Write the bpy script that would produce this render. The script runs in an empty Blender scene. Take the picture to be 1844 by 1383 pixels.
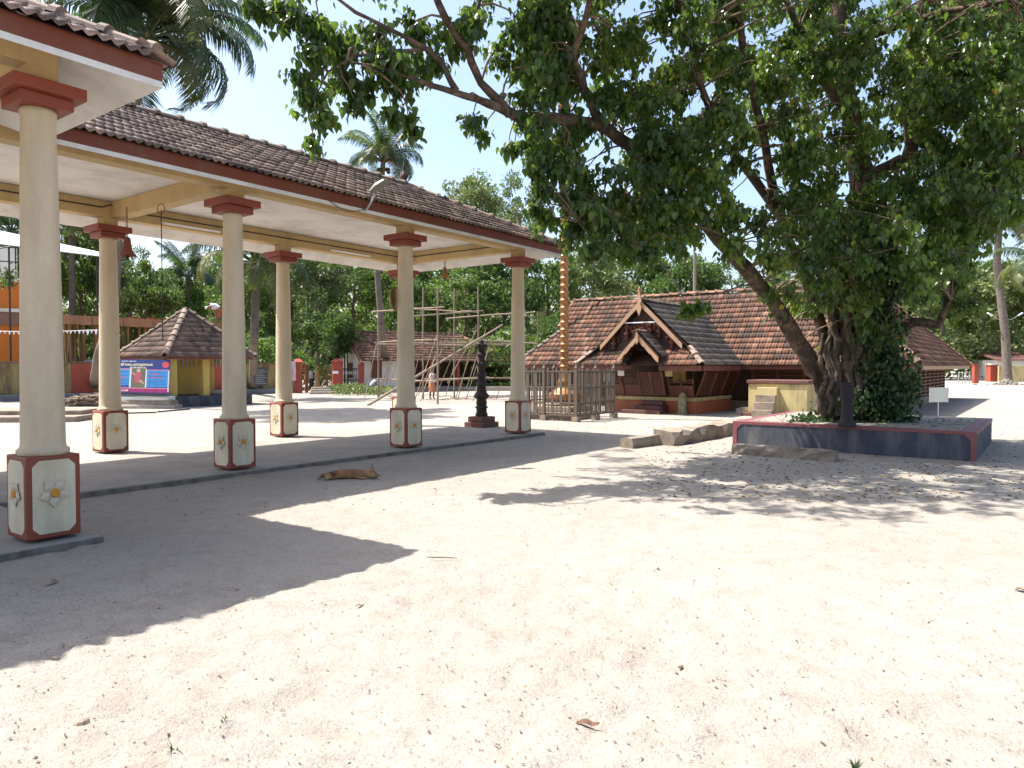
import bpy, math, random
import numpy as np
from mathutils import Matrix, Vector
rnd = random.Random(7)
rng = np.random.default_rng(7)
PI = math.pi
S = bpy.context.scene
C = S.collection

# ------------------------------------------------------------------ camera, sky, sun, exposure
CAM_H = 1.65
PITCH = math.radians(1.376)
FPX = 1310.0
cd = bpy.data.cameras.new('camera')
cam = bpy.data.objects.new('camera', cd); C.objects.link(cam)
cam.location = (0, 0, CAM_H)
cam.rotation_euler = (PI/2 - PITCH, 0, 0)
cd.sensor_width = 36.0; cd.lens = 36.0*FPX/1844.0
cd.clip_start = 0.05; cd.clip_end = 3000
S.camera = cam

SUN_DIR = Vector((-2.33, .45, 4.5)).normalized()
SUN_EL = math.asin(SUN_DIR.z)
SUN_ROT = math.atan2(SUN_DIR.x, SUN_DIR.y)
w = bpy.data.worlds.new('World'); S.world = w; w.use_nodes = True
nt = w.node_tree
sky = nt.nodes.new('ShaderNodeTexSky'); sky.sky_type = 'NISHITA'; sky.sun_disc = False
sky.sun_elevation = SUN_EL; sky.sun_rotation = SUN_ROT % (2*PI)
sky.air_density = 1.0; sky.dust_density = 3.2; sky.ozone_density = 1.0; sky.altitude = 0
nt.links.new(sky.outputs[0], nt.nodes['Background'].inputs[0])
nt.nodes['Background'].inputs[1].default_value = 0.148
sd = bpy.data.lights.new('sun', 'SUN'); sd.energy = 5.0; sd.angle = math.radians(0.53); sd.color = (1, .955, .88)
so = bpy.data.objects.new('sun', sd); C.objects.link(so)
so.rotation_euler = SUN_DIR.to_track_quat('Z', 'Y').to_euler()
S.view_settings.view_transform = 'Standard'; S.view_settings.look = 'None'
S.view_settings.gamma = 1; S.view_settings.use_curve_mapping = False
S.view_settings.exposure = 1.13

# ------------------------------------------------------------------ helpers: places
def at(u, v, Y):
    "point whose forward distance is Y on the sight line through photo pixel (u, v)"
    dx = u-922.0; dv = v-691.5
    y = FPX*math.cos(PITCH) - dv*math.sin(PITCH)
    z = -FPX*math.sin(PITCH) - dv*math.cos(PITCH)
    return Vector((dx/y*Y, Y, CAM_H + z/y*Y))
def gnd(u, v, h=0.0):
    dv = v-691.5
    y = FPX*math.cos(PITCH) - dv*math.sin(PITCH)
    z = -FPX*math.sin(PITCH) - dv*math.cos(PITCH)
    Y = (h-CAM_H)*y/z
    return at(u, v, Y)
RX, RY = .596, .803          # axis of the temple compound
ROT = math.atan2(RY, RX)
def W(r, l, z=0.0): return Vector((RX*r - RY*l, RY*r + RX*l, z))
FRAME = Matrix.Rotation(ROT, 4, 'Z')   # local x = r, local y = l

# ------------------------------------------------------------------ helpers: objects
def tag(o, label=None, cat=None, group=None, kind=None):
    if label: o['label'] = label
    if cat: o['category'] = cat
    if group: o['group'] = group
    if kind: o['kind'] = kind
    return o
def empty(name, loc, rz=0.0, label=None, cat=None, group=None):
    o = bpy.data.objects.new(name, None); C.objects.link(o)
    o.empty_display_size = .2
    o.location = loc; o.rotation_euler = (0, 0, rz)
    return tag(o, label, cat, group)
def mesh_np(name, V, F, mat, tint=None, smooth=False):
    me = bpy.data.meshes.new(name)
    V = np.asarray(V, dtype=np.float32); F = np.asarray(F, dtype=np.int32)
    k = F.shape[1]
    me.vertices.add(len(V)); me.vertices.foreach_set('co', V.ravel())
    me.loops.add(F.size); me.loops.foreach_set('vertex_index', F.ravel())
    me.polygons.add(len(F)); me.polygons.foreach_set('loop_start', np.arange(0, F.size, k, dtype=np.int32))
    if smooth: me.polygons.foreach_set('use_smooth', np.ones(len(F), dtype=bool))
    if tint is not None:
        a = me.attributes.new('tint', 'FLOAT', 'POINT'); a.data.foreach_set('value', np.asarray(tint, dtype=np.float32))
    me.update(calc_edges=True)
    if mat: me.materials.append(mat)
    return me
def link(name, me, parent=None, loc=None, mtx=None):
    o = bpy.data.objects.new(name, me); C.objects.link(o)
    if parent: o.parent = parent
    if loc is not None: o.location = loc
    if mtx is not None: o.matrix_basis = mtx
    return o
class MB:
    def __init__(s): s.v = []; s.f = []; s.sm = []
    def add(s, vs, fs, smooth=False, M=None):
        b = len(s.v)
        for p in vs:
            p = Vector(p)
            if M is not None: p = M @ p
            s.v.append(tuple(p))
        for f in fs: s.f.append([i+b for i in f]); s.sm.append(smooth)
        return s
    def box(s, x0, x1, y0, y1, z0, z1, M=None):
        vs = [(x0,y0,z0),(x1,y0,z0),(x1,y1,z0),(x0,y1,z0),(x0,y0,z1),(x1,y0,z1),(x1,y1,z1),(x0,y1,z1)]
        return s.add(vs, [(0,3,2,1),(4,5,6,7),(0,1,5,4),(1,2,6,5),(2,3,7,6),(3,0,4,7)], M=M)
    def hexa(s, b, t):
        n = len(b)
        return s.add(list(b)+list(t), [tuple(range(n))[::-1], tuple(range(n, 2*n))] + [(i, (i+1) % n, n+(i+1) % n, n+i) for i in range(n)])
    def tube(s, pts, rs, n=8, cap=True, M=None, jit=0):
        pts = [Vector(p) for p in pts]
        if not hasattr(rs, '__len__'): rs = [rs]*len(pts)
        vs = []; N = len(pts)
        ref = None
        for i, p in enumerate(pts):
            d = (pts[min(i+1, N-1)]-pts[max(i-1, 0)]).normalized()
            if ref is None:
                ref = Vector((1,0,0)) if abs(d.x) < .8 else Vector((0,1,0))
            a = (ref - d*ref.dot(d)).normalized(); b = d.cross(a); ref = a
            for k in range(n):
                t = 2*PI*k/n; r = rs[i]*(1+jit*(rnd.random()-.5))
                vs.append(p + a*math.cos(t)*r + b*math.sin(t)*r)
        fs = [(i*n+k, i*n+(k+1) % n, (i+1)*n+(k+1) % n, (i+1)*n+k) for i in range(N-1) for k in range(n)]
        s.add(vs, fs, True, M)
        if cap:
            s.add([vs[k] for k in range(n)], [tuple(range(n))[::-1]], False, M)
            s.add([vs[(N-1)*n+k] for k in range(n)], [tuple(range(n))], False, M)
        return s
    def lathe(s, prof, n=24, c=(0,0), M=None, smooth=True):
        vs = []
        for r, z in prof:
            for k in range(n):
                t = 2*PI*k/n; vs.append((c[0]+r*math.cos(t), c[1]+r*math.sin(t), z))
        N = len(prof)
        fs = [(i*n+k, i*n+(k+1) % n, (i+1)*n+(k+1) % n, (i+1)*n+k) for i in range(N-1) for k in range(n)]
        s.add(vs, fs, smooth, M)
        s.add([vs[k] for k in range(n)], [tuple(range(n))[::-1]], False, M)
        s.add([vs[(N-1)*n+k] for k in range(n)], [tuple(range(n))], False, M)
        return s
    def mesh(s, name, mat):
        me = bpy.data.meshes.new(name); me.from_pydata(s.v, [], s.f)
        me.polygons.foreach_set('use_smooth', s.sm); me.update()
        if mat: me.materials.append(mat)
        return me
    def build(s, name, mat, parent=None, bevel=0, loc=None, mtx=None):
        o = link(name, s.mesh(name, mat), parent, loc, mtx)
        if bevel:
            m = o.modifiers.new('bevel', 'BEVEL'); m.width = bevel; m.segments = 2; m.limit_method = 'ANGLE'
        return o

# ------------------------------------------------------------------ helpers: materials
def newmat(name):
    m = bpy.data.materials.new(name); m.use_nodes = True
    n = m.node_tree; return m, n, n.nodes['Principled BSDF']
def noise(n, scale, detail=4, rough=.55, vec=None, dist=0):
    t = n.nodes.new('ShaderNodeTexNoise'); t.inputs['Scale'].default_value = scale
    t.inputs['Detail'].default_value = detail; t.inputs['Roughness'].default_value = rough
    t.inputs['Distortion'].default_value = dist
    if vec is not None: n.links.new(vec, t.inputs['Vector'])
    return t.outputs['Fac']
def pos(n, scale=(1,1,1)):
    g = n.nodes.new('ShaderNodeNewGeometry'); mp = n.nodes.new('ShaderNodeMapping')
    mp.inputs['Scale'].default_value = scale
    n.links.new(g.outputs['Position'], mp.inputs['Vector']); return mp.outputs[0]
def ramp(n, fac, stops):
    r = n.nodes.new('ShaderNodeValToRGB'); e = r.color_ramp.elements
    while len(e) < len(stops): e.new(.5)
    for i, (p, c) in enumerate(stops):
        e[i].position = p; e[i].color = (c[0], c[1], c[2], 1) if hasattr(c, '__len__') else (c, c, c, 1)
    n.links.new(fac, r.inputs[0]); return r.outputs[0]
def mixc(n, f, a, b, mode='MIX'):
    m = n.nodes.new('ShaderNodeMix'); m.data_type = 'RGBA'; m.blend_type = mode
    for s_, x in ((0, f), (6, a), (7, b)):
        if isinstance(x, (int, float)): m.inputs[s_].default_value = x
        elif isinstance(x, tuple): m.inputs[s_].default_value = (x[0], x[1], x[2], 1)
        else: n.links.new(x, m.inputs[s_])
    return m.outputs[2]
def bump(n, p, h, strength=.3, dist=.01):
    b = n.nodes.new('ShaderNodeBump'); b.inputs['Strength'].default_value = strength; b.inputs['Distance'].default_value = dist
    n.links.new(h, b.inputs['Height']); n.links.new(b.outputs[0], p.inputs['Normal'])
def paint(name, col, dirt=(.12,.1,.08), amount=.35, rough=.7, scale=3, bmp=.15, streak=True, metal=0):
    m, n, p = newmat(name)
    a = noise(n, scale, 6, .65, pos(n, (1, 1, .25 if streak else 1)))
    b = noise(n, scale*9, 5, .7, pos(n))
    c1 = mixc(n, ramp(n, a, [(.44, 0.0), (.68, amount)]), col, dirt)
    c2 = mixc(n, ramp(n, b, [(.3, .25*amount+.06), (.6, 0.0)]), c1, tuple(x*.55 for x in col))
    n.links.new(c2, p.inputs['Base Color'])
    p.inputs['Roughness'].default_value = rough; p.inputs['Metallic'].default_value = metal
    bump(n, p, noise(n, scale*14, 6, .7, pos(n)), bmp, .006)
    return m
def tilemat(name, stops, patch=.55, pscale=.55, rough=.85):
    m, n, p = newmat(name)
    at_ = n.nodes.new('ShaderNodeAttribute'); at_.attribute_name = 'tint'
    oi = n.nodes.new('ShaderNodeObjectInfo')
    ad = n.nodes.new('ShaderNodeMath'); ad.operation = 'ADD'
    n.links.new(at_.outputs['Fac'], ad.inputs[0]); n.links.new(oi.outputs['Random'], ad.inputs[1])
    fr = n.nodes.new('ShaderNodeMath'); fr.operation = 'FRACT'; n.links.new(ad.outputs[0], fr.inputs[0])
    pa = noise(n, pscale, 4, .6, pos(n))
    k = n.nodes.new('ShaderNodeMapRange'); k.inputs[1].default_value = .3; k.inputs[2].default_value = .7
    n.links.new(pa, k.inputs[0])
    mx = n.nodes.new('ShaderNodeMix'); mx.inputs[0].default_value = patch
    n.links.new(fr.outputs[0], mx.inputs[2]); n.links.new(k.outputs[0], mx.inputs[3])
    col = ramp(n, mx.outputs[0], stops)
    col = mixc(n, ramp(n, noise(n, .9, 6, .75, pos(n, (1, 1, .4)), 1.0), [(.55, 0.0), (.66, .85)]), col, (.035,.032,.028))
    g = noise(n, 14, 5, .7, pos(n))
    col = mixc(n, ramp(n, g, [(.5, 0.0), (.75, .6)]), col, (.05,.045,.035))
    n.links.new(col, p.inputs['Base Color']); p.inputs['Roughness'].default_value = rough
    p.inputs['Specular IOR Level'].default_value = .3
    bump(n, p, noise(n, 60, 4, .7, pos(n)), .4, .004)
    return m
def leafmat(name, stops, rough=.4, trans=.3, tcol=(.16,.3,.03)):
    m, n, p = newmat(name)
    at_ = n.nodes.new('ShaderNodeAttribute'); at_.attribute_name = 'tint'
    oi = n.nodes.new('ShaderNodeObjectInfo')
    k = n.nodes.new('ShaderNodeMath'); k.operation = 'MULTIPLY_ADD'; k.inputs[1].default_value = .6
    n.links.new(oi.outputs['Random'], k.inputs[0]); n.links.new(at_.outputs['Fac'], k.inputs[2])
    sb = n.nodes.new('ShaderNodeMath'); sb.operation = 'SUBTRACT'; sb.inputs[1].default_value = .28; n.links.new(k.outputs[0], sb.inputs[0])
    col = ramp(n, sb.outputs[0], stops)
    n.links.new(col, p.inputs['Base Color']); p.inputs['Roughness'].default_value = rough
    t = n.nodes.new('ShaderNodeBsdfTranslucent'); n.links.new(mixc(n, .5, col, tcol), t.inputs[0])
    mx = n.nodes.new('ShaderNodeMixShader'); mx.inputs[0].default_value = trans
    n.links.new(p.outputs[0], mx.inputs[1]); n.links.new(t.outputs[0], mx.inputs[2])
    n.links.new(mx.outputs[0], n.nodes['Material Output'].inputs[0])
    return m

# sand: pale, trampled
m, n, p = newmat('sand'); SAND = m
big = noise(n, .35, 5, .6, pos(n)); mid = noise(n, 3.5, 6, .7, pos(n)); fine = noise(n, 70, 5, .8, pos(n))
c = mixc(n, ramp(n, big, [(.35, 0.0), (.7, 1.0)]), (.360,.330,.290), (.305,.275,.236))
c = mixc(n, ramp(n, mid, [(.48, 0.0), (.66, .55)]), c, (.27,.225,.185))
c = mixc(n, ramp(n, fine, [(.50, 0.0), (.68, .7)]), c, (.16,.135,.112))
c = mixc(n, ramp(n, noise(n, 22, 6, .8, pos(n)), [(.53, 0.0), (.66, .32)]), c, (.20,.17,.14))
c = mixc(n, ramp(n, noise(n, 160, 3, .6, pos(n)), [(.62, 0.0), (.68, .8)]), c, (.09,.07,.055))
n.links.new(c, p.inputs['Base Color']); p.inputs['Roughness'].default_value = .95; p.inputs['Specular IOR Level'].default_value = .1
b1 = n.nodes.new('ShaderNodeBump'); b1.inputs['Strength'].default_value = .7; b1.inputs['Distance'].default_value = .04
b2 = n.nodes.new('ShaderNodeBump'); b2.inputs['Strength'].default_value = .8; b2.inputs['Distance'].default_value = .009
n.links.new(noise(n, 11, 6, .68, pos(n)), b1.inputs['Height']); n.links.new(noise(n, 55, 5, .75, pos(n)), b2.inputs['Height'])
n.links.new(b1.outputs[0], b2.inputs['Normal']); n.links.new(b2.outputs[0], p.inputs['Normal'])

CREAM = paint('cream_paint', (.60,.495,.35), (.3,.23,.14), .5, .6, 2.2)
YBEAM = paint('beam_yellow_paint', (.52,.37,.17), (.25,.18,.09), .4, .65, 2.5)
PANEL = paint('panel_cream', (.66,.59,.44), (.25,.2,.1), .45, .65, 3)
RED = paint('oxide_red_paint', (.225,.042,.018), (.10,.04,.03), .4, .55, 3)
REDF = paint('fascia_red_paint', (.165,.036,.014), (.16,.10,.07), .4, .6, 2.5)
WHITE = paint('soffit_white', (.72,.70,.67), (.28,.25,.21), .4, .8, 1.6, streak=False)
YPIST = paint('flower_yellow', (.60,.25,.015), (.4,.15,.02), .2, .5)
PETAL = paint('petal_white', (.55,.48,.37), (.35,.3,.2), .25, .6)
SLAB = paint('cement_floor', (.285,.255,.225), (.15,.125,.10), .5, .85, 1.6, .2, streak=False)
TILE_P = tilemat('pavilion_tile', [(0, (.09,.065,.055)), (.4, (.19,.14,.12)), (.7, (.30,.22,.185)), (1, (.42,.29,.23))], .3)
RIDGE_P = tilemat('pavilion_ridge', [(0, (.15,.12,.10)), (.6, (.25,.19,.15)), (1, (.34,.25,.2))], .4)
TILE_T = tilemat('temple_tile', [(0, (.065,.048,.04)), (.3, (.11,.072,.055)), (.55, (.19,.094,.062)), (.8, (.27,.142,.094)), (1, (.39,.265,.19))], .35, .8)
TILE_G = tilemat('grey_tile', [(0, (.07,.062,.052)), (.4, (.14,.12,.10)), (.8, (.21,.175,.14)), (1, (.28,.16,.11))], .4)
TILE_H = tilemat('hut_tile', [(0, (.09,.065,.055)), (.5, (.19,.13,.105)), (.85, (.27,.17,.13)), (1, (.45,.2,.12))], .35)
GRANITE = paint('granite', (.27,.215,.165), (.09,.075,.06), .7, .9, 4, .6, streak=False)
BLACKST = paint('oiled_black_stone', (.016,.013,.014), (.05,.022,.022), .6, .8, 6, .5, streak=False)
DARKRED = paint('red_stone', (.13,.05,.04), (.04,.03,.03), .6, .7, 4, .4)
WOODR = paint('dark_red_wood', (.16,.05,.028), (.04,.02,.015), .6, .6, 3)
WOODD = paint('dark_wood', (.055,.025,.018), (.02,.012,.01), .5, .6, 3)
BARGE = paint('tan_bargeboard', (.42,.26,.16), (.2,.12,.08), .4, .65, 3)
MOSSY = paint('mossy_yellow_wall', (.33,.25,.11), (.04,.035,.025), 1.0, .9, 1.7, .4)
YELLOW = paint('yellow_paint', (.62,.44,.12), (.25,.16,.06), .4, .75, 2)
YELLOW2 = paint('pale_yellow_paint', (.50,.41,.20), (.14,.11,.06), .7, .8, 2.6)
ORANGE = paint('orange_paint', (.55,.17,.025), (.25,.09,.04), .4, .8, 1)
BROWNB = paint('brown_band', (.24,.13,.09), (.1,.06,.05), .3, .8, 1)
GATERED = paint('gate_red', (.38,.07,.04), (.1,.04,.03), .6, .7, 2)
WHITEW = paint('whitewash', (.72,.70,.64), (.3,.26,.2), .4, .85, 1.4)
NAVY = paint('navy_paint', (.045,.05,.072), (.15,.14,.14), .8, .85, 3.5, .5)
PINK = paint('pink_paint', (.20,.055,.058), (.2,.1,.1), .5, .6, 3)
BAMBOO = paint('pole_wood', (.27,.205,.15), (.15,.1,.07), .6, .8, 6, .3)
BAMBOOT = paint('prop_wood', (.30,.17,.06), (.1,.05,.03), .8, .85, 3, .3)
GREYWD = paint('grey_fence_paint', (.10,.088,.072), (.16,.08,.05), .8, .7, 5, .3)
BRASS = paint('brass', (.40,.21,.085), (.22,.08,.035), .8, .38, 9, .2, metal=.7)
BRONZE = paint('bronze', (.42,.28,.12), (.1,.07,.04), .6, .4, 6, .3, metal=.9)
COPPERR = paint('rusty_red_metal', (.20,.06,.04), (.08,.03,.02), .5, .6, 5)
IRON = paint('black_iron', (.02,.02,.022), (.08,.04,.03), .4, .5, 6)
GALV = paint('galvanised', (.45,.46,.47), (.3,.28,.25), .4, .4, 4, metal=.5)
BARK = paint('bark', (.22,.155,.105), (.03,.026,.02), 1.0, .95, 5, 1.0, streak=False)
_m, _n, _p = newmat('fig_bark'); FBARK = _m
_a = noise(_n, 6, 7, .7, pos(_n), .6); _b = noise(_n, 2.2, 4, .6, pos(_n)); _c = noise(_n, 40, 5, .7, pos(_n))
_col = ramp(_n, _a, [(.36, (.025,.019,.015)), (.48, (.085,.056,.04)), (.6, (.17,.115,.078)), (.72, (.25,.20,.15))])
_col = mixc(_n, ramp(_n, _b, [(.45, 0.0), (.62, .8)]), _col, (.05,.042,.032))
_n.links.new(_col, _p.inputs['Base Color']); _p.inputs['Roughness'].default_value = .95
bump(_n, _p, _a, 1.0, .03)
BARKP = paint('palm_bark', (.17,.14,.115), (.06,.05,.04), .8, .95, 4, .9, streak=False)
BARKG = paint('pale_bark', (.24,.19,.15), (.08,.06,.045), .7, .95, 3, .6)
CONC = paint('blue_grey_concrete', (.16,.18,.20), (.08,.08,.08), .5, .85, 2)
PLANKW = paint('shutter_board', (.36,.17,.09), (.15,.08,.05), .5, .8, 2)
SHEET = paint('white_sheet', (.8,.8,.82), (.5,.5,.5), .15, .4, 1)
SIGNW = paint('pale_sign', (.50,.53,.50), (.3,.3,.28), .3, .5, 4)
BLACKM = paint('black_plastic', (.012,.012,.014), (.03,.03,.03), .3, .35, 3)
FUR = paint('tan_fur', (.20,.085,.035), (.40,.27,.14), 1.0, .95, 4, .5, streak=False)
SKIN = paint('brown_skin', (.16,.08,.05), (.1,.05,.03), .3, .6)
HAIR = paint('black_hair', (.012,.01,.009), (.02,.02,.02), .3, .5)
CLOTHW = paint('white_cloth', (.66,.66,.70), (.4,.4,.42), .4, .85, 6)
CLOTHP = paint('pinkish_cloth', (.52,.40,.42), (.3,.2,.2), .4, .85, 6)
CLOTHO = paint('tan_lungi', (.50,.22,.10), (.3,.12,.05), .4, .85, 6)
CLOTHB = paint('blue_cloth', (.30,.36,.50), (.5,.5,.55), .9, .85, 12)
CLOTHR = paint('red_lungi', (.40,.10,.06), (.2,.06,.04), .4, .85, 6)
CLOTHD = paint('dark_cloth', (.03,.03,.04), (.06,.05,.05), .4, .85, 6)
LITTER = paint('dry_leaf', (.13,.065,.038), (.06,.04,.03), .7, .8, 20, streak=False)
LITTERY = paint('yellow_leaf', (.50,.33,.06), (.3,.15,.04), .5, .7, 20, streak=False)
RUBBLE = paint('rubble', (.34,.30,.26), (.15,.12,.1), .6, .95, 6, .5, streak=False)
LEAF_P = leafmat('peepal_leaf', [(0, (.022,.045,.020)), (.4, (.042,.085,.026)), (.72, (.09,.155,.03)), (.97, (.20,.28,.05)), (1, (.40,.26,.03))], .27, .45, (.30,.48,.04))
LEAF_IVY = leafmat('vine_leaf', [(0, (.012,.030,.012)), (.6, (.028,.06,.02)), (1, (.08,.14,.03))], .4, .2)
LEAF_A = leafmat('broad_leaf_green', [(0, (.035,.06,.02)), (.5, (.08,.135,.036)), (1, (.18,.24,.06))], .5, .42)
LEAF_B = leafmat('olive_leaf', [(0, (.055,.075,.03)), (.5, (.12,.155,.055)), (1, (.21,.235,.085))], .5, .3)  # colours lightened to carry the haze that pales the distant trees
LEAF_C = leafmat('bright_leaf', [(0, (.035,.065,.018)), (.5, (.075,.14,.028)), (1, (.16,.22,.05))], .5, .35)
LEAF_PALM = leafmat('palm_leaf', [(0, (.03,.052,.028)), (.5, (.055,.09,.04)), (1, (.12,.15,.05))], .35, .25)
LEAF_PALMY = leafmat('palm_leaf_yellow', [(0, (.07,.075,.02)), (.5, (.15,.15,.035)), (1, (.30,.24,.06))], .4, .3)

# ------------------------------------------------------------------ ground
def vnoise(x, y, seed, cell):
    r = np.random.default_rng(seed).random((256, 256))
    X = x/cell; Y = y/cell
    xi = np.floor(X).astype(int); yi = np.floor(Y).astype(int); fx = X-xi; fy = Y-yi
    fx = fx*fx*(3-2*fx); fy = fy*fy*(3-2*fy)
    g = lambda a, b: r[(a) & 255, (b) & 255]
    return (g(xi, yi)*(1-fx)+g(xi+1, yi)*fx)*(1-fy) + (g(xi, yi+1)*(1-fx)+g(xi+1, yi+1)*fx)*fy - .5
NX, NY = 460, 460
tx = np.linspace(-1, 1, NX); ty = np.linspace(0, 1, NY)
gx = np.sinh(tx*6.6)/math.sinh(6.6)*900
gx = np.where(np.abs(gx) < 900, gx, gx)
gy = 1.6 + (np.exp(ty*6.6)-1)/(math.exp(6.6)-1)*1400
gy[0] = -60
GX, GY = np.meshgrid(gx, gy)
hz = .024*vnoise(GX, GY, 1, 1.3) + .018*vnoise(GX, GY, 2, .42) + .020*vnoise(GX, GY, 3, .14) + .012*vnoise(GX, GY, 4, .06)
for k in range(1700):      # footprints trodden into the loose sand
    d = 2.4+12*rnd.random()**1.3; cx = (rnd.random()*1.5-.75)*d; cy = d; a_ = rnd.random()*PI
    ix = np.searchsorted(gx, (cx-.3, cx+.3)); iy = np.searchsorted(gy, (cy-.3, cy+.3))
    if ix[1]-ix[0] < 2 or iy[1]-iy[0] < 2: continue
    sx = GX[iy[0]:iy[1], ix[0]:ix[1]]-cx; sy = GY[iy[0]:iy[1], ix[0]:ix[1]]-cy
    q = ((sx*math.cos(a_)+sy*math.sin(a_))/.13)**2 + ((-sx*math.sin(a_)+sy*math.cos(a_))/.06)**2
    hz[iy[0]:iy[1], ix[0]:ix[1]] += -.016*np.exp(-q) + .009*np.exp(-(np.sqrt(q)-1.6)**2*3)
fade = np.clip((16-np.hypot(GX, GY))/9, 0, 1)
hz = hz*fade - .012
def ground_z(x, y):
    i = int(np.clip(np.searchsorted(gx, x)-1, 0, NX-2)); j = int(np.clip(np.searchsorted(gy, y)-1, 0, NY-2))
    a = (x-gx[i])/(gx[i+1]-gx[i]); b = (y-gy[j])/(gy[j+1]-gy[j])
    return float((hz[j,i]*(1-a)+hz[j,i+1]*a)*(1-b)+(hz[j+1,i]*(1-a)+hz[j+1,i+1]*a)*b)
V = np.stack([GX, GY, hz], -1).reshape(-1, 3)
ii = np.arange(NY-1)[:, None]*NX + np.arange(NX-1)[None, :]
F = np.stack([ii, ii+1, ii+NX+1, ii+NX], -1).reshape(-1, 4)
tag(link('ground', mesh_np('ground', V, F, SAND, smooth=True)), kind='structure')

# ------------------------------------------------------------------ roof tiles
TW, TH, TL = .235, .30, .36
def tile_geo(wd=TW, ln=TL):
    xs = np.linspace(-wd/2, wd/2, 9); zs = np.array([.040, .016, 0, .014, .036, .014, 0, .016, .040])
    v = []
    for x, z in zip(xs, zs): v.append((x, 0, z+.040))
    for x, z in zip(xs, zs): v.append((x, ln, z))
    for x, z in zip(xs, zs): v.append((x, 0.004, z+.008))
    f = [(i, i+1, 10+i, 9+i) for i in range(8)] + [(18+i, 19+i, i+1, i) for i in range(8)]
    return np.array(v), np.array(f)
TV, TF = tile_geo()
tile_me = {}
def inside(poly, x, y):
    c = False; n_ = len(poly); j = n_-1
    for i in range(n_):
        xi, yi = poly[i]; xj, yj = poly[j]
        if (yi > y) != (yj > y) and x < (xj-xi)*(y-yi)/(yj-yi)+xi: c = not c
        j = i
    return c
def slope(p3, lift=.015):
    """p3: polygon of a roof plane in the building's frame, first edge = eave (left to right seen from outside).
       returns list of 4x4 tile matrices"""
    P = [Vector(q) for q in p3]
    e = (P[1]-P[0]).normalized(); nn = None
    for q in P[2:]:
        nn = e.cross(q-P[0])
        if nn.length > 1e-4: break
    nn.normalize()
    s_ = nn.cross(e)
    poly = [((q-P[0]).dot(e), (q-P[0]).dot(s_)) for q in P]
    x0 = min(a for a, b in poly); x1 = max(a for a, b in poly); y1 = max(b for a, b in poly)
    out = []
    nr = int(y1/TH)+1
    for j in range(nr):
        y = j*TH - .05
        for i in range(int((x1-x0)/TW)+2):
            x = x0 + (i+.5)*TW
            if inside(poly, x, max(y+.17, .02)):
                o = P[0] + e*x + s_*y + nn*(lift+rnd.uniform(-.004, .006))
                a = rnd.uniform(-.02, .02)
                e2 = (e*math.cos(a)+s_*math.sin(a)); s2 = nn.cross(e2)
                M = Matrix(((e2.x, s2.x, nn.x, o.x), (e2.y, s2.y, nn.y, o.y), (e2.z, s2.z, nn.z, o.z), (0,0,0,1)))
                out.append(M)
    return out
CAMP = Vector((0, 0, CAM_H))
def lay_tiles(mats, parent, mat, limit=300, frame=FRAME, keep=None):
    "300 tiles nearest the camera on slopes that face it as objects, the rest joined"
    def score(M):
        Wm = frame @ M; p_ = Wm.translation; nn = Wm.col[2].to_3d()
        d = CAMP-p_
        u = p_.x/max(p_.y, .1)*FPX+922
        vis = nn.dot(d.normalized()) > .03 and p_.y > 1 and -30 < u < 1874
        return (0 if vis else 1, d.length/max(nn.dot(d.normalized()), .05)**.5)
    mats = sorted(mats, key=score)
    key = mat.name
    if key not in tile_me:
        tile_me[key] = mesh_np('roof_tile', TV, TF, mat, smooth=False)
    for M in mats[:limit]:
        link('roof_tile', tile_me[key], parent, mtx=M)
    rest = mats[limit:]
    if rest:
        A = np.array([np.array(M) for M in rest])
        Vv = np.einsum('nij,kj->nki', A[:, :3, :3], TV) + A[:, None, :3, 3]
        Ff = TF[None]+(np.arange(len(rest))*len(TV))[:, None, None]
        t = np.repeat(rng.random(len(rest)), len(TV))
        o = link('roof_tile_field', mesh_np('roof_tile_field', Vv.reshape(-1, 3), Ff.reshape(-1, 4), mat, t), parent)
        o['kind'] = 'stuff'
ridge_cache = {}
def ridge(p0, p1, parent, mat, r=.12, seg=.40, name='ridge_tile'):
    p0 = Vector(p0); p1 = Vector(p1); d = (p1-p0); L = d.length; d.normalize()
    nseg = max(1, int(L/seg)); seg2 = L/nseg
    key = (mat.name, round(r, 3))
    if key not in ridge_cache:
        mb = MB(); vs = []; K = 7
        for (y, rr, dz) in ((0, r*1.16, .018), (.08, r*1.1, .015), (.09, r, .0), (.46, r*.92, -.006)):
            for k in range(K):
                t = PI*k/(K-1); vs.append((rr*math.cos(t), y, rr*.78*math.sin(t)+dz))
        b = len(vs)
        for k in range(K):
            t = PI*k/(K-1); vs.append((r*.9*math.cos(t), 0, r*.6*math.sin(t)))
        fs = [(j*K+k, j*K+k+1, (j+1)*K+k+1, (j+1)*K+k) for j in range(3) for k in range(K-1)] + [(b+k, b+k+1, k+1, k) for k in range(K-1)]
        mb.add(vs, fs, False); ridge_cache[key] = mb.mesh('ridge_tile', mat)
    x = d.cross(Vector((0,0,1))).normalized(); z = x.cross(d)
    for i in range(nseg):
        o = p0 + d*seg2*i + z*rnd.uniform(-.006, .01)
        M = Matrix(((x.x, d.x, z.x, o.x), (x.y, d.y, z.y, o.y), (x.z, d.z, z.z, o.z), (0,0,0,1)))
        link(name, ridge_cache[key], parent, mtx=M)

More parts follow.
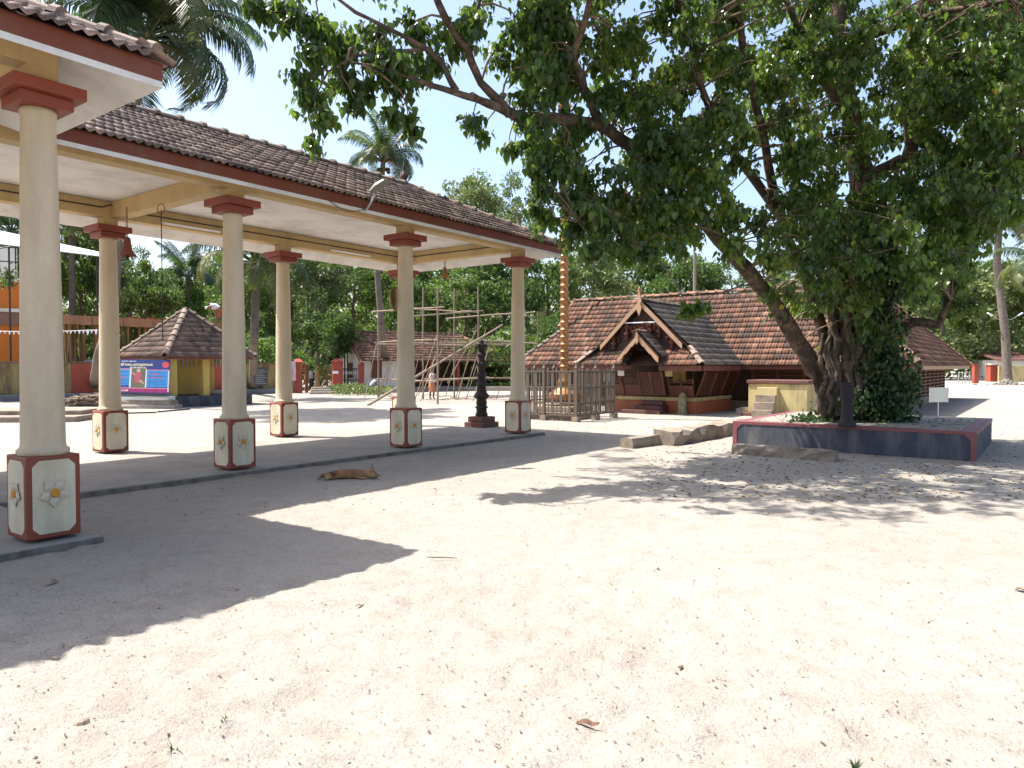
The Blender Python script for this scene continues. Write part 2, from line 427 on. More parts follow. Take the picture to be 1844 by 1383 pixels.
# ------------------------------------------------------------------ the open pavilion
pav = empty('open_pavilion', (0,0,0), ROT, 'long open pavilion with cream columns on red plinths and a dark tiled roof', 'pavilion')
EL, EH = 9.45, 4.50
LR, LB = 10.2, 13.97
LC = (LR+LB)/2; HW = LC-EL
RE = 13.98+.75; RP1 = 2.82+.78; RP0 = -.92-.78; RC = (RP0+RP1)/2
LPF = 7.52-.75; ZR = 5.80
sl = (ZR-EH)/HW
BL = LC+HW
HWP = RP1-RC
mb = MB()
mb.box(RP0+.3, 14.60, 9.86, BL-.30, -.1, .062).box(RP0+.3, 3.17, 7.18, 9.858, -.1, .060)
mb.build('floor_slab', SLAB, pav, bevel=.012)
# columns
def flower_bm():
    a = MB(); 
    for k in range(5):
        t = PI/2 + 2*PI*k/5 + .3*0
        c, s_ = math.cos(t), math.sin(t)
        pts = [(.022, -.018, .004), (.075, -.048, .006), (.132, 0, .010), (.075, .048, .006), (.022, .018, .004), (.07, 0, .020)]
        vs = [(x*c-y*s_, z, x*s_+y*c) for x, y, z in pts]
        a.add(vs, [(0,1,5),(1,2,5),(2,3,5),(3,4,5),(4,0,5)])
    b = MB()
    pr = [(.036, 0), (.040, .016), (.030, .026), (.018, .018), (.004, .024)]
    M = Matrix(((1,0,0,0),(0,0,1,0),(0,1,0,0),(0,0,0,1)))
    b.lathe(pr, 12, M=M)
    return a.mesh('flower', PETAL), b.mesh('flower_centre', YPIST)
fl_me, fc_me = flower_bm()
sh = MB(); sh.lathe([(.205,.84),(.215,.86),(.215,.885),(.19,.905),(.183,.93),(.178,1.2),(.165,2.4),(.148,3.5),(.140,3.93),(.150,3.95),(.150,3.985),(.14,4.0)], 32)
shaft_me = sh.mesh('column', CREAM)
cp = MB(); cp.box(-.22,.22,-.22,.22,4.0,4.10); cp.box(-.30,.30,-.30,.30,4.102,4.21)
cap_me = cp.mesh('capital', RED)
st = MB(); st.box(-.125,.125,-.125,.125,4.21,4.37); neck_me = st.mesh('column_neck', YBEAM)
pl = MB(); pl.box(-.225,.225,-.225,.225,.09,.84); plinth_me = pl.mesh('plinth', RED)
def panel_me():
    a = MB(); w_, h0, h1, c_ = .178, .135, .80, .055
    o = [(-w_+c_,h0),(w_-c_,h0),(w_,h0+c_),(w_,h1-c_),(w_-c_,h1),(-w_+c_,h1),(-w_,h1-c_),(-w_,h0+c_)]
    a.hexa([(x, .0, z) for x, z in o], [(x, .012, z) for x, z in o]); return a.mesh('panel', PANEL)
pan_me = panel_me()
def column(r, l):
    o = link('column', shaft_me, pav, (r, l, 0))
    for nm, me, bv in (('plinth', plinth_me, .012), ('capital', cap_me, .006), ('column_neck', neck_me, 0)):
        c_ = link(nm, me, o)
        if bv:
            mm = c_.modifiers.new('bevel', 'BEVEL'); mm.width = bv; mm.segments = 2; mm.limit_method = 'ANGLE'
    for ang in (0, PI/2, PI, -PI/2):
        M = Matrix.Rotation(ang, 4, 'Z') @ Matrix.Translation((0, .219+rnd.uniform(-.002,.001), 0))
        link('panel', pan_me, o, mtx=M)
        tw = Matrix.Translation((0, .235, .50)) @ Matrix.Rotation(PI+rnd.uniform(-.12,.12), 4, 'Y') @ Matrix.Diagonal((rnd.uniform(.9,1.08), rnd.uniform(.6,1.1), rnd.uniform(.9,1.08), 1))
        F_ = Matrix.Rotation(ang, 4, 'Z') @ tw
        link('flower', fl_me, o, mtx=F_); link('flower_centre', fc_me, o, mtx=F_)
for r, off in ((6.5,-.14), (10.24,-.09), (13.98,-.03)):
    column(r, LR); column(r+off, LB)
for r in (-.92, 2.82):
    column(r, 7.52); column(r, LR); column(r, LB)
# beams
bz0, bz1 = 4.37, 4.66
def beam(x0, x1, y0, y1):
    MB().box(x0, x1, y0, y1, bz0, bz1).build('beam', YBEAM, pav, bevel=.008)
hb = .125
beam(-.92-hb, 13.98+hb, LR-hb, LR+hb); beam(-.92-hb, 13.98+hb, LB-hb, LB+hb)
for r in (6.5, 13.98, 2.82, -.92): beam(r-hb+.002, r+hb-.002, LR+hb+.001, LB-hb-.001)
beam(-.92-hb, 2.82+hb, 7.52-hb, 7.52+hb)
for r in (-.92, 2.82): beam(r-hb, r+hb, 7.52+hb+.001, LR-hb-.001)
# ceiling: flat slabs between the beams, sloped soffits outside them
mb = MB(); mb.box(-.92, 13.98, LR, LB, 4.665, 4.74); mb.box(-.92, 2.82, 7.52, LR-.001, 4.663, 4.735)
mb.build('ceiling', WHITE, pav)
def soffit(a, b, c_, d):   # a,b outer edge (low), c_,d inner (high)
    mb = MB(); z0, z1 = 4.272, 4.60
    lo = [(a[0],a[1],z0),(b[0],b[1],z0),(c_[0],c_[1],z1),(d[0],d[1],z1)]
    hi = [(x,y,z+.06) for x,y,z in lo]
    mb.hexa(lo, hi); mb.build('soffit', WHITE, pav)
i_ = .004
soffit((RP1-i_, EL+i_), (RE-i_, EL+i_), (13.98+hb, LR-hb), (2.82+hb, LR-hb))
soffit((RE-i_, EL+i_), (RE-i_, BL-i_), (13.98+hb, LB+hb), (13.98+hb, LR-hb))
soffit((RE-i_, BL-i_), (RP0+i_, BL-i_), (-.92-hb, LB+hb), (13.98+hb, LB+hb))
soffit((RP0+i_, LPF+i_), (RP1-i_, LPF+i_), (2.82+hb, 7.52-hb), (-.92-hb, 7.52-hb))
soffit((RP1-i_, LPF+i_), (RP1-i_, EL+i_), (2.82+hb, LR-hb), (2.82+hb, 7.52-hb))
soffit((RP0+i_, BL-i_), (RP0+i_, LPF+i_), (-.92-hb, 7.52-hb), (-.92-hb, LB+hb))
# fascia boards
def fascia(x0, y0, x1, y1, t=.05):
    d = Vector((x1-x0, y1-y0, 0)).normalized(); nn = Vector((d.y, -d.x, 0))*t
    lo = [Vector((x0,y0,4.335)), Vector((x1,y1,4.335)), Vector((x1,y1,4.335))-nn, Vector((x0,y0,4.335))-nn]
    MB().hexa(lo, [q+Vector((0,0,.175)) for q in lo]).build('fascia_board', REDF, pav, bevel=.006)
fascia(RP1, EL, RE, EL); fascia(RE, EL+.052, RE, BL-.052); fascia(RE, BL, RP0, BL)
fascia(RP0, LPF, RP1, LPF); fascia(RP1, LPF+.052, RP1, EL-.002); fascia(RP0, BL-.052, RP0, LPF+.052)
# gutter-like drip band under the tiles
roof = MB()
e_ = .035
ze = EH - e_*sl
P = dict(a=(RP1+e_, EL-e_, ze), b=(RE+e_, EL-e_, ze), c=(RE-HW, LC, ZR), d=(RC, LC, ZR), e=(RE+e_, BL+e_, ze),
         f=(RP0-e_, BL+e_, ze), g=(RP0-e_, LPF-e_, ze), h=(RP1+e_, LPF-e_, ze), i=(RC, LPF+HWP, ZR))
ro = MB()
planes = ['abcd', 'bec', 'efdc', 'ghi', 'hadi', 'fgid']
for s_ in planes: ro.add([P[k] for k in s_], [tuple(range(len(s_)))])
roofp = ro.build('roof', TILE_P, pav)
tm = []
for s_ in planes: tm += slope([P[k] for k in s_])
lay_tiles(tm, roofp, TILE_P)
up = Vector((0, 0, .035))
for a_, b_ in (('b','c'), ('c','d'), ('h','i'), ('i','d'), ('e','c'), ('g','i')):
    _d = (Vector(P[b_])-Vector(P[a_])).normalized()*(.12 if a_ in 'bheg' else 0)
    ridge(Vector(P[a_])+up+_d, Vector(P[b_])+up, roofp, RIDGE_P, .125)
# eave corner end caps
fin = MB(); fin.lathe([(.07,ZR+.05),(.09,ZR+.10),(.05,ZR+.14),(.085,ZR+.20),(.095,ZR+.26),(.05,ZR+.33),(.03,ZR+.38),(.045,ZR+.41),(.02,ZR+.5),(.004,ZR+.62)], 14, (RE-HW, LC))
fin.build('finial', DARKRED, roofp)
# conduit, tube lights, lamp on the fascia
cond = MB(); cond.tube([(2.9, LB-hb-.012, 4.53), (6.2, LB-hb-.012, 4.53), (6.35, LB-hb-.012, 4.60), (6.65, LB-hb-.012, 4.60), (6.8, LB-hb-.012, 4.53), (13.8, LB-hb-.012, 4.53)], .012, 6)
cond.tube([(13.98-hb-.012, LB-.2, 4.53), (13.98-hb-.012, LR+.2, 4.53)], .012, 6)
cond.build('cable_conduit', IRON, pav)
for r in (7.9, 12.0):
    t = empty('tube_light', W(r, LB-hb-.03, 4.42), ROT, 'white fluorescent tube light on the far beam, ' + ('nearer the big rope' if r < 9 else 'left of the gong column'), 'light')
    MB().box(-.62,.62,-.02,.03,-.02,.02).build('light_fitting', WHITE, t)
    MB().tube([(-.58,-.035,0),(.58,-.035,0)], .014, 8).build('tube', SHEET, t)
lp = empty('eave_lamp', W(8.5, EL-.02, 4.36), ROT, 'grey street lamp head on a bent arm fixed to the pavilion fascia', 'lamp')
MB().tube([(0,.0,-.06),(.0,-.08,-.02),(.02,-.16,.10),(.04,-.2,.2)], .018, 8).build('arm', GALV, lp)
hd = MB(); 
hd.add([(-.06,-.2,0),(.06,-.2,0),(.11,.0,.0),(.09,.24,.0),(-.09,.24,.0),(-.11,.0,.0),(-.04,-.18,.05),(.04,-.18,.05),(.08,0,.08),(.06,.2,.07),(-.06,.2,.07),(-.08,0,.08)],
       [(5,4,3,2,1,0),(6,7,8,9,10,11),(0,1,7,6),(1,2,8,7),(2,3,9,8),(3,4,10,9),(4,5,11,10),(5,0,6,11)])
hd.build('lamp_head', paint('lamp_grey', (.20,.20,.17), (.1,.09,.07), .5, .5, 5), lp, mtx=Matrix.Translation((.05,-.26,.30)) @ Matrix.Rotation(math.radians(-40), 4, 'X') @ Matrix.Rotation(math.radians(28), 4, 'Z') @ Matrix.Rotation(PI, 4, 'Z') @ Matrix.Scale(.75, 4))
pts = [Vector((0,-.01,-.03))+Vector((-t*.8, 0, -.11*math.sin(t*PI)+.02*t)) for t in [k/10 for k in range(11)]]
MB().tube(pts, .006, 5).build('cable', IRON, lp)

# bells and ropes under the ceiling
def bell(name, loc, label, s=1.0, chain=.5):
    t = empty(name, loc, 0, label, 'bell')
    b = MB(); b.lathe([(.02*s,-.02*s-chain),(.05*s,-.05*s-chain),(.06*s,-.14*s-chain),(.075*s,-.22*s-chain),(.12*s,-.30*s-chain),(.125*s,-.32*s-chain),(.10*s,-.315*s-chain),(.05*s,-.2*s-chain)], 18)
    b.build('bell_body', BRONZE if s < .9 else COPPERR, t)
    MB().tube([(0,0,-.2*s-chain),(0,0,-.38*s-chain)], [.01*s,.022*s], 8).build('clapper', IRON, t)
    ch = MB(); k = 0; z = 0
    while z > -chain:
        a_ = (k % 2)*PI/2
        pts = [Vector((.018*math.cos(q)*math.cos(a_), .018*math.cos(q)*math.sin(a_), z-.03+.03*math.sin(q))) for q in [2*PI*j/6 for j in range(7)]]
        ch.tube(pts, .006, 4, cap=False); z -= .045; k += 1
    ch.build('chain', COPPERR, t)
    return t
bell('hanging_bell', at(228, 372, 12.8), 'rusty red temple bell on a slack chain beside the second back column', 1.15, .5)
bell('hanging_bell', at(801, 470, 16.4), 'small bronze bell hanging at the far end of the pavilion', .85, .12)
rp = empty('bell_rope', at(290, 378, 12.0), 0, 'thin dark rope hanging from a ring under the cross beam', 'rope')
MB().tube([at(290, 378, 12.0)-rp.location, at(292, 500, 12.0)-rp.location, at(293, 613, 12.0)-rp.location], .008, 5).build('rope_line', IRON, rp)
rr = MB(); rr.tube([Vector((.06*math.cos(q), 0, .02+.08*math.sin(q))) for q in [2*PI*j/14 for j in range(15)]], .007, 5, cap=False); rr.build('ring', COPPERR, rp)
gp = W(10.24, LR, 2.98)
gg = empty('bronze_gong', gp, ROT, 'round bronze gong fixed on the shaded face of a cream column', 'gong')
M = Matrix.Rotation(PI/2, 4, 'Y')
mb = MB(); mb.lathe([(.02,0),(.20,.004),(.23,.02),(.24,.04),(.235,.05),(.2,.04),(.02,.045)], 28, M=Matrix.Translation((0,0,0)) @ Matrix.Rotation(PI/2, 4, 'X'))
mb.build('gong_disc', BRONZE, gg, loc=(0, .25, 0))
MB().tube([(0,.1,.2),(0,.27,.24)], .01, 5).build('bracket', IRON, gg)
gg.rotation_euler = (0, 0, ROT+math.radians(12))
del M

# ------------------------------------------------------------------ the main temple (ring of tiled wings with a gabled porch)
tem = empty('temple', (0,0,0), ROT, 'low wooden temple with red tiled roof, carved gable porch and slatted walls', 'temple')
TE, TZ = 26.6, 1.70           # eave r, eave height
TL0, TL1 = 3.44, 19.65        # l range of the eave
TEB = 44.6
D = 3.05; RZ = TZ + 3.0
y0, y1, x0, x1 = TL0, TL1, TE, TEB
Q = dict(a=(x0,y1,TZ), b=(x0,y0,TZ), c=(x0+D,y0+D,RZ), d=(x0+D,y1-D,RZ), e=(x1,y0,TZ), f=(x1-D,y0+D,RZ), g=(x1,y1,TZ), h=(x1-D,y1-D,RZ),
         i=(x0+2*D,y1-2*D,TZ), j=(x0+2*D,y0+2*D,TZ), k=(x1-2*D,y0+2*D,TZ), l=(x1-2*D,y1-2*D,TZ))
# eave edges running so that the outside is to the right-hand side: slope() wants left->right seen from outside
pl_ = ['abcd', 'befc', 'eghf', 'gadh', 'jidc', 'kjcf', 'lkfh', 'ildh']
# left hip carries a gablet: the ridge runs on to a point 1 m from the end
Q['d2'] = (x0+D, y1-1.35, RZ)
gz = RZ-1.35
Q['m'] = (x0+D-1.35, y1-D+1.35, gz); Q['n'] = (x0+D+1.35, y1-D+1.35, gz)
ro = MB()
for s_ in pl_: ro.add([Q[k] for k in s_], [tuple(range(len(s_)))])
troof = ro.build('roof', WOODD, tem)
tm = []
for s_ in ('abcd', 'befc', 'gadh'): tm += slope([Q[k] for k in s_])
# gablet side strip of the front slope
ext = [(x0+D-1.35, y1-1.35+.0, gz+.05), (x0+D-1.35, y1-D+1.35, gz+.05), (x0+D, y1-D, RZ+.05), (x0+D, y1-1.35, RZ+.05)]
tm += slope(ext)
MB().add(ext, [(0,1,2,3)]).build('gablet_slope', WOODD, troof)
MB().add([(x0+D-1.35, y1-1.5, gz), (x0+D+1.35, y1-1.5, gz), (x0+D, y1-1.5, RZ)], [(0,1,2)]).build('gablet', WOODR, troof)
lay_tiles(tm, troof, TILE_T, 230)
up = Vector((0,0,.05))
V_ = lambda k: Vector(Q[k])+up
ridge(Vector(Q['d2'])+up, V_('c'), troof, TILE_T, .13)
ridge(V_('a'), Vector(Q['m'])+up, troof, TILE_G, .12)
ridge(Vector((x0+D-1.35, y1-1.35, gz+.1)), Vector((x0+D, y1-1.35, RZ+.1)), troof, TILE_T, .1)
ridge(V_('b'), V_('c'), troof, TILE_T, .13); ridge(V_('c'), V_('f'), troof, TILE_T, .13); ridge(V_('e'), V_('f'), troof, TILE_T, .13)
for (r, l) in ((x0+D, 14.9), (x0+D, 6.9), (x0+D, 7.6)):
    f_ = MB(); z = RZ+.12
    f_.lathe([(.06,z),(.13,z+.04),(.07,z+.09),(.12,z+.15),(.14,z+.2),(.06,z+.27),(.08,z+.31),(.03,z+.36),(.005,z+.48)], 12, (r, l)); f_.build('finial', BRASS, troof)
# eave boards
def board(a, b, z0, z1, t, mat, name='eave_board', par=None, off=0):
    a = Vector((a[0], a[1], 0)); b = Vector((b[0], b[1], 0)); d = (b-a).normalized(); nn = Vector((-d.y, d.x, 0))
    lo = [a+nn*off, b+nn*off, b+nn*(off-t), a+nn*(off-t)]
    return MB().hexa([q+Vector((0,0,z0)) for q in lo], [q+Vector((0,0,z1)) for q in lo]).build(name, mat, par or tem)
board((x0+.05,y1-.05), (x0+.05,y0+.05), TZ-.16, TZ-.02, .04, WOODR)
board((x0+.09,y0+.05), (x1,y0+.05), TZ-.16, TZ-.02, .04, BARGE)
# walls: plinth, dark core and projecting horizontal slats between posts
wx, wy0, wy1, wxb = x0+1.15, y0+1.05, y1-1.1, x1-1.1
MB().box(wx-.12, wxb+.12, wy0-.12, wy1+.12, -.05, .34).build('plinth', GRANITE, tem, bevel=.02)
MB().box(wx+.06, wxb-.06, wy0+.06, wy1-.06, .34, TZ+.75).build('wall', WOODD, tem)
slat_f = MB().box(0,.05,-.5,.5,-.022,.022).mesh('slat', WOODR)
nb = 15; Lf = wy1-wy0; bw = Lf/nb
post = MB().box(-.05,.07,-.05,.05,.34,TZ+.35).mesh('post', WOODR)
for k in range(nb+1):
    link('post', post, tem, (wx, wy0+k*bw, 0))
for k in range(nb):
    yc = wy0+(k+.5)*bw
    if 9.2 < yc < 13.4: continue
    for j in range(9):
        link('slat', slat_f, tem, mtx=Matrix.Translation((wx-.0, yc, .42+j*.15)) @ Matrix.Scale((bw-.1), 4, (0,1,0)))
nb2 = 11; Ls = wxb-wx; bw2 = Ls/nb2
post2 = MB().box(-.06,.06,-.05,.07,.34,TZ+.35).mesh('post', WOODR)
slat_s = MB().box(-.5,.5,-.03,.02,-.03,.03).mesh('slat', WOODR)
led = MB().box(-.5,.5,-.075,.02,-.012,.012).mesh('ledge_rail', BARGE)  # alternate slats coloured paler tan, standing for light caught on dark wood
for k in range(nb2+1):
    link('post', post2, tem, (wx+k*bw2, wy0, 0))
for k in range(nb2):
    xc = wx+(k+.5)*bw2
    for j in range(9):
        link('slat', slat_s if j % 2 else led, tem, mtx=Matrix.Translation((xc, wy0, .42+j*.15)) @ Matrix.Scale(bw2-.12, 4, (1,0,0)))
# --- porch
PC = 11.65; PR = 22.9; PHW = 2.42
pz = TZ
# skirt roof: front part low, hipped corners; the main porch roof (gable) sits behind at r>=23.5
GR = 23.55; GW = 1.75; GZ0 = 2.25; GZ = 3.92
F1 = (PR, PC+PHW, pz); F2 = (PR, PC-PHW, pz)
# right and left eaves run back to the main eave
sR = (GZ-pz)/PHW
pr_end = TE + (GZ-pz)   # where the porch ridge dies into the main roof (1:1 pitch)
right = [(PR, PC-PHW, pz), (TE, PC-PHW, pz), (pr_end, PC, GZ), (GR-.25, PC, GZ), (GR-.25, PC-PHW+.62*1.0, pz+.62*sR)]
left = [(TE, PC+PHW, pz), (PR, PC+PHW, pz), (GR-.25, PC+PHW-.62, pz+.62*sR), (GR-.25, PC, GZ), (pr_end, PC, GZ)]
front = [(PR, PC+PHW, pz), (PR, PC-PHW, pz), (GR+.15, PC-PHW+.7, pz+.62), (GR+.15, PC+PHW-.7, pz+.62)]
ro = MB()
for q in (right, left, front): ro.add(q, [tuple(range(len(q)))])
proof = ro.build('porch_roof', WOODD, tem)
tr = slope(right, .03); lay_tiles(tr, proof, TILE_G, 150)
OPW = .68
tf = [M for M in slope(front, .02) if abs(M.translation.y-(PC-.18)) > OPW-.1 or M.translation.z > pz+.5] + slope(left, .03)
lay_tiles(tf, proof, TILE_T, 100)
ridge(Vector((PR, PC-PHW, pz+.03)), Vector((GR-.2, PC-PHW+.62, pz+.62*sR+.06)), proof, WHITE and RIDGE_P, .11, name='hip_tile')
ridge(Vector((PR, PC+PHW, pz+.03)), Vector((GR-.2, PC+PHW-.62, pz+.62*sR+.06)), proof, RIDGE_P, .11, name='hip_tile')
ridge(Vector((GR-.25, PC, GZ+.06)), Vector((pr_end, PC, GZ+.06)), proof, TILE_G, .11)
# valley tiles of the porch roof (pink edge against the main roof)
MB().tube([(TE, PC-PHW, pz+.05), (pr_end, PC, GZ+.05)], .05, 5).build('valley', TILE_T, proof)
board((PR+.05, PC+PHW-.03), (PR+.05, PC+OPW-.2), pz-.2, pz-.02, .05, WOODR)
board((PR+.05, PC-OPW-.2), (PR+.05, PC-PHW+.03), pz-.2, pz-.02, .05, WOODR)
board((PR+.1, PC-PHW+.03), (TE, PC-PHW+.03), pz-.2, pz-.02, .05, WOODR)
# gable wall and bargeboards
def barge(r, yc, hw, z0, z1, wd, name, scallop=True):
    for s_ in (-1, 1):
        nseg = 9; lo = []; hi = []
        for k in range(nseg+1):
            t = k/nseg; y = yc+s_*hw*(1-t); z = z0+(z1-z0)*t
            cut = wd*(1+.28*(math.sin(t*nseg*PI*.66)**2 if scallop else 0))
            if t > .85: cut = wd*1.1
            hi.append((y, z)); lo.append((y, z-cut*1.25))
        o = hi+lo[::-1]
        if s_ > 0: o = o[::-1]
        mb = MB(); N = len(o)
        A = [(r, y, z) for y, z in o]; B = [(r+.05, y, z) for y, z in o]
        vs = A+B; fs = []
        for k in range(nseg):
            i0, i1, j0, j1 = k, k+1, N-1-k, N-2-k
            fs += [(i0, i1, j1, j0), (N+i1, N+i0, N+j0, N+j1)]
        fs += [(i, N+i, N+(i+1) % N, (i+1) % N) for i in range(N)]
        mb.add(vs, fs); mb.build(name, BARGE, tem)
    # pendant and spike
    pd = [(0,0),(.07,-.08),(.05,-.16),(.10,-.26),(.07,-.38),(0,-.55)] if hw > 1 else [(0,0),(.05,-.05),(.035,-.1),(.07,-.17),(.04,-.25),(0,-.34)]
    up_ = [(.0,.42),(.03,.22),(.06,.12),(.10,-.02)] if hw > 1 else [(.0,.12),(.05,0)]
    pr = [(x, z) for x, z in up_] + pd
    o = [(yc+x, z1+z) for x, z in pr] + [(yc-x, z1+z) for x, z in pr[::-1] if x > 0]
    mb = MB(); mb.hexa([(r-.02, y, z) for y, z in o], [(r-.06, y, z) for y, z in o]); mb.build('gable_pendant', BARGE, tem)
barge(GR-.35, PC, 1.58, 2.42, 3.98, .14, 'bargeboard', False)
MB().hexa([(GR, PC+1.85, pz+.3), (GR, PC-1.85, pz+.3), (GR, PC, GZ-.15)], [(GR+.08, PC+1.85, pz+.3), (GR+.08, PC-1.85, pz+.3), (GR+.08, PC, GZ-.15)]).build('gable_wall', WOODD, tem)
MB().box(GR-.3, GR-.26, PC-.62, PC+.62, 3.18, 3.22).build('tube_light', SHEET, tem)
# carved figures and brackets on the gable face (plain turned shapes)
for (dy, z, h_) in ((.62,2.75,.5),(-.62,2.8,.55),(1.15,2.4,.38),(-1.1,2.4,.4),(.0,2.9,.4),(-.28,2.85,.35),(.3,2.8,.35)):
    cv = MB(); cv.lathe([(.03,z-.12),(.10,z-.1),(.04,z-.06),(.06,z),(.12,z+.1),(.05,z+.17),(.08,z+.24),(.11,z+h_-.14),(.04,z+h_-.05),(.01,z+h_)], 10, (GR-.09, PC+dy))
    cv.tube([(GR-.08,PC+dy-.16,z+.1),(GR-.1,PC+dy-.2,z+.25),(GR-.08,PC+dy-.1,z+.32)], .03, 6); cv.tube([(GR-.08,PC+dy+.16,z+.1),(GR-.1,PC+dy+.2,z+.25),(GR-.08,PC+dy+.1,z+.32)], .03, 6)
    cv.build('carved_figure', WOODR, tem)
# small entrance gable
EC = PC-.18
barge(PR-.22, EC, .78, 1.95, 2.74, .13, 'entrance_bargeboard', True)
eg = MB()
for s_ in (-1, 1):
    A = [(PR-.2, EC, 2.80), (GR+.1, EC, 2.80), (GR+.1, EC+s_*.8, 2.0), (PR-.2, EC+s_*.8, 2.0)]
    eg.hexa(A, [(x, y, z-.04) for x, y, z in A])
eg.build('entrance_roof', WOODD, tem)
er = [(PR-.2, EC-.82, 2.0), (GR+.1, EC-.82, 2.0), (GR+.1, EC, 2.82), (PR-.2, EC, 2.82)]
lay_tiles(slope(er, .02), proof, TILE_G, 40)
ridge(Vector((PR-.2, EC, 2.86)), Vector((GR+.1, EC, 2.86)), proof, RIDGE_P, .08)
# porch body
B0, BY0, BY1 = 24.2, 9.95, 13.5
MB().box(B0-.05, wx-.15, BY0, BY1, -.05, .42).build('porch_base', paint('porch_base_red', (.42,.12,.055), (.2,.08,.05), .5, .7, 2), tem, bevel=.015)
MB().box(B0-.1, wx-.15, BY0-.05, BY1+.05, .424, .56).build('base_band', YELLOW2, tem, bevel=.02)
MB().box(B0+1.7, B0+1.78, BY0+.2, BY1-.2, .56, 2.6).build('inner_wall', WOODD, tem)
# sloping slatted screens leaning outwards (front), with door opening
def screen(p0, p1, lean, z0, z1, nsl, nm='slat', mat=WOODR, hh=.03):
    p0 = Vector(p0); p1 = Vector(p1); d = (p1-p0); L = d.length; d.normalize(); nn = Vector((d.y, -d.x, 0))
    for j in range(nsl):
        t = (j+.5)/nsl; z = z0+(z1-z0)*t; o = nn*lean*t
        a = p0+o; b = p1+o
        lo = [a, b, b-nn*.04, a-nn*.04]
        MB().hexa([q+Vector((0,0,z-hh)) for q in lo], [q+Vector((0,0,z+hh)) for q in lo]).build(nm, mat, tem)
    for t in (0, 1):
        a = p0+d*L*t
        MB().tube([a+Vector((0,0,z0)), a+nn*(lean*1.02)+Vector((0,0,z1))], .035, 6).build('screen_post', WOODR, tem)
zz0, zz1 = .58, 1.50
dl, dr = EC+.46, EC-.46
# entrance slatted half door, two leaves
screen((B0-.25, dl, 0), (B0-.25, EC+.02, 0), .30, .62, 1.46, 11, hh=.022)
screen((B0-.25, EC-.02, 0), (B0-.25, dr, 0), .30, .62, 1.46, 11, hh=.022)
# low boarded panels with open rails above
for (a, b) in (((BY1-.05), dl+.1), (dr-.1, BY0+.05)):
    n2 = 2
    for k in range(n2):
        aa = a+(b-a)*k/n2; bb = a+(b-a)*(k+1)/n2
        lo = [Vector((B0, aa-.03, .58)), Vector((B0, bb+.03, .58)), Vector((B0+.04, bb+.03, .58)), Vector((B0+.04, aa-.03, .58))]
        hi = [q+Vector((-.14, 0, .40)) for q in lo]
        MB().hexa(lo, hi).build('panel', WOODR, tem)
        screen((B0-.16, aa, 0), (B0-.16, bb, 0), .12, 1.04, 1.22, 2, 'rail', hh=.015)
        MB().tube([(B0, aa, .58), (B0-.35, aa, 1.52)], .035, 6).build('screen_post', WOODR, tem)
# side lattice of the porch (faces the camera's right), leaning out
for k in range(3):
    xa = B0+.05+k*1.15; xb = xa+1.1
    screen((xa, BY0+.02, 0), (xb, BY0+.02, 0), .32, .62, 1.48, 11, hh=.022)
MB().box(B0+.1, wx-.2, BY0+.15, BY0+.2, .56, 2.2).build('side_wall', WOODD, tem)
# notices pinned by the entrance
for (l, z, w_, h_, mt) in ((BY1-.25, 1.30, .34, .42, SIGNW), (BY1-.82, 1.42, .26, .22, SHEET), (BY0+.85, 1.42, .28, .24, YELLOW2)):
    q = MB().box(-.008, 0, -w_/2, w_/2, -h_/2, h_/2).build('notice', mt, tem, mtx=Matrix.Translation((B0-.42, l, z)) @ Matrix.Rotation(math.radians(-8), 4, 'Y'))
MB().box(B0+.6, B0+.65, 10.6, 11.1, 1.1, 1.5).build('inner_panel', YELLOW, tem)
# steps
MB().box(B0-.75, B0-.05, EC-.5, EC+.5, -.05, .26).box(B0-1.05, B0-.752, EC-.62, EC+.85, -.05, .13).build('entrance_step', DARKRED, tem, bevel=.02)
MB().box(B0-.4, B0-.102, EC-.42, EC+.42, .262, .42).build('entrance_step', DARKRED, tem, bevel=.02)

# ------------------------------------------------------------------ flagpole in its railing
fx, fy = 19.8, 12.6
fp = empty('flagpole', W(fx, fy), ROT, 'tall ringed golden flagpole rising from a lotus base inside a railing', 'flagpole')
MB().box(-.85,.85,-.85,.85,-.05,.22).box(-.68,.68,-.68,.68,.222,.40).build('stone_base', GRANITE, fp, bevel=.03)
mb = MB(); mb.lathe([(.58,.40),(.66,.44),(.60,.50),(.50,.52),(.50,.60)], 8); mb.build('stone_drum', GRANITE, fp)
mb = MB(); mb.lathe([(.56,.60),(.60,.66),(.52,.70),(.56,.76),(.44,.82),(.30,.92),(.22,1.0),(.20,1.08),(.24,1.12),(.19,1.2),(.14,1.35),(.13,1.6)], 24); mb.build('lotus_base', BRASS, fp)
pr = [(.125, 1.6)]
z = 1.62
while z < 9.6:
    pr += [(.128, z), (.155, z+.012), (.16, z+.03), (.155, z+.05), (.135, z+.065), (.128, z+.1)]
    z += .235
pr.append((.11, 9.9))
MB().lathe(pr, 24).build('pole', BRASS, fp)
MB().lathe([(.20,9.9),(.24,9.95),(.12,10.05),(.16,10.2),(.05,10.4),(.01,10.7)], 16).build('pole_top', BRASS, fp)
fe = empty('railing_enclosure', W(fx, fy), ROT, 'square grey painted metal railing with spiked tops round the golden flagpole', 'railing')
a_ = 1.16
bar = MB().box(-.012,.012,-.012,.012,.14,1.52).add([(-.02,-.02,1.52),(.02,-.02,1.52),(.02,.02,1.52),(-.02,.02,1.52),(0,0,1.62)], [(0,1,4),(1,2,4),(2,3,4),(3,0,4),(3,2,1,0)]).mesh('bar', GREYWD)
wide = MB().box(-.045,.045,-.01,.01,.16,1.5).mesh('picket', GREYWD)
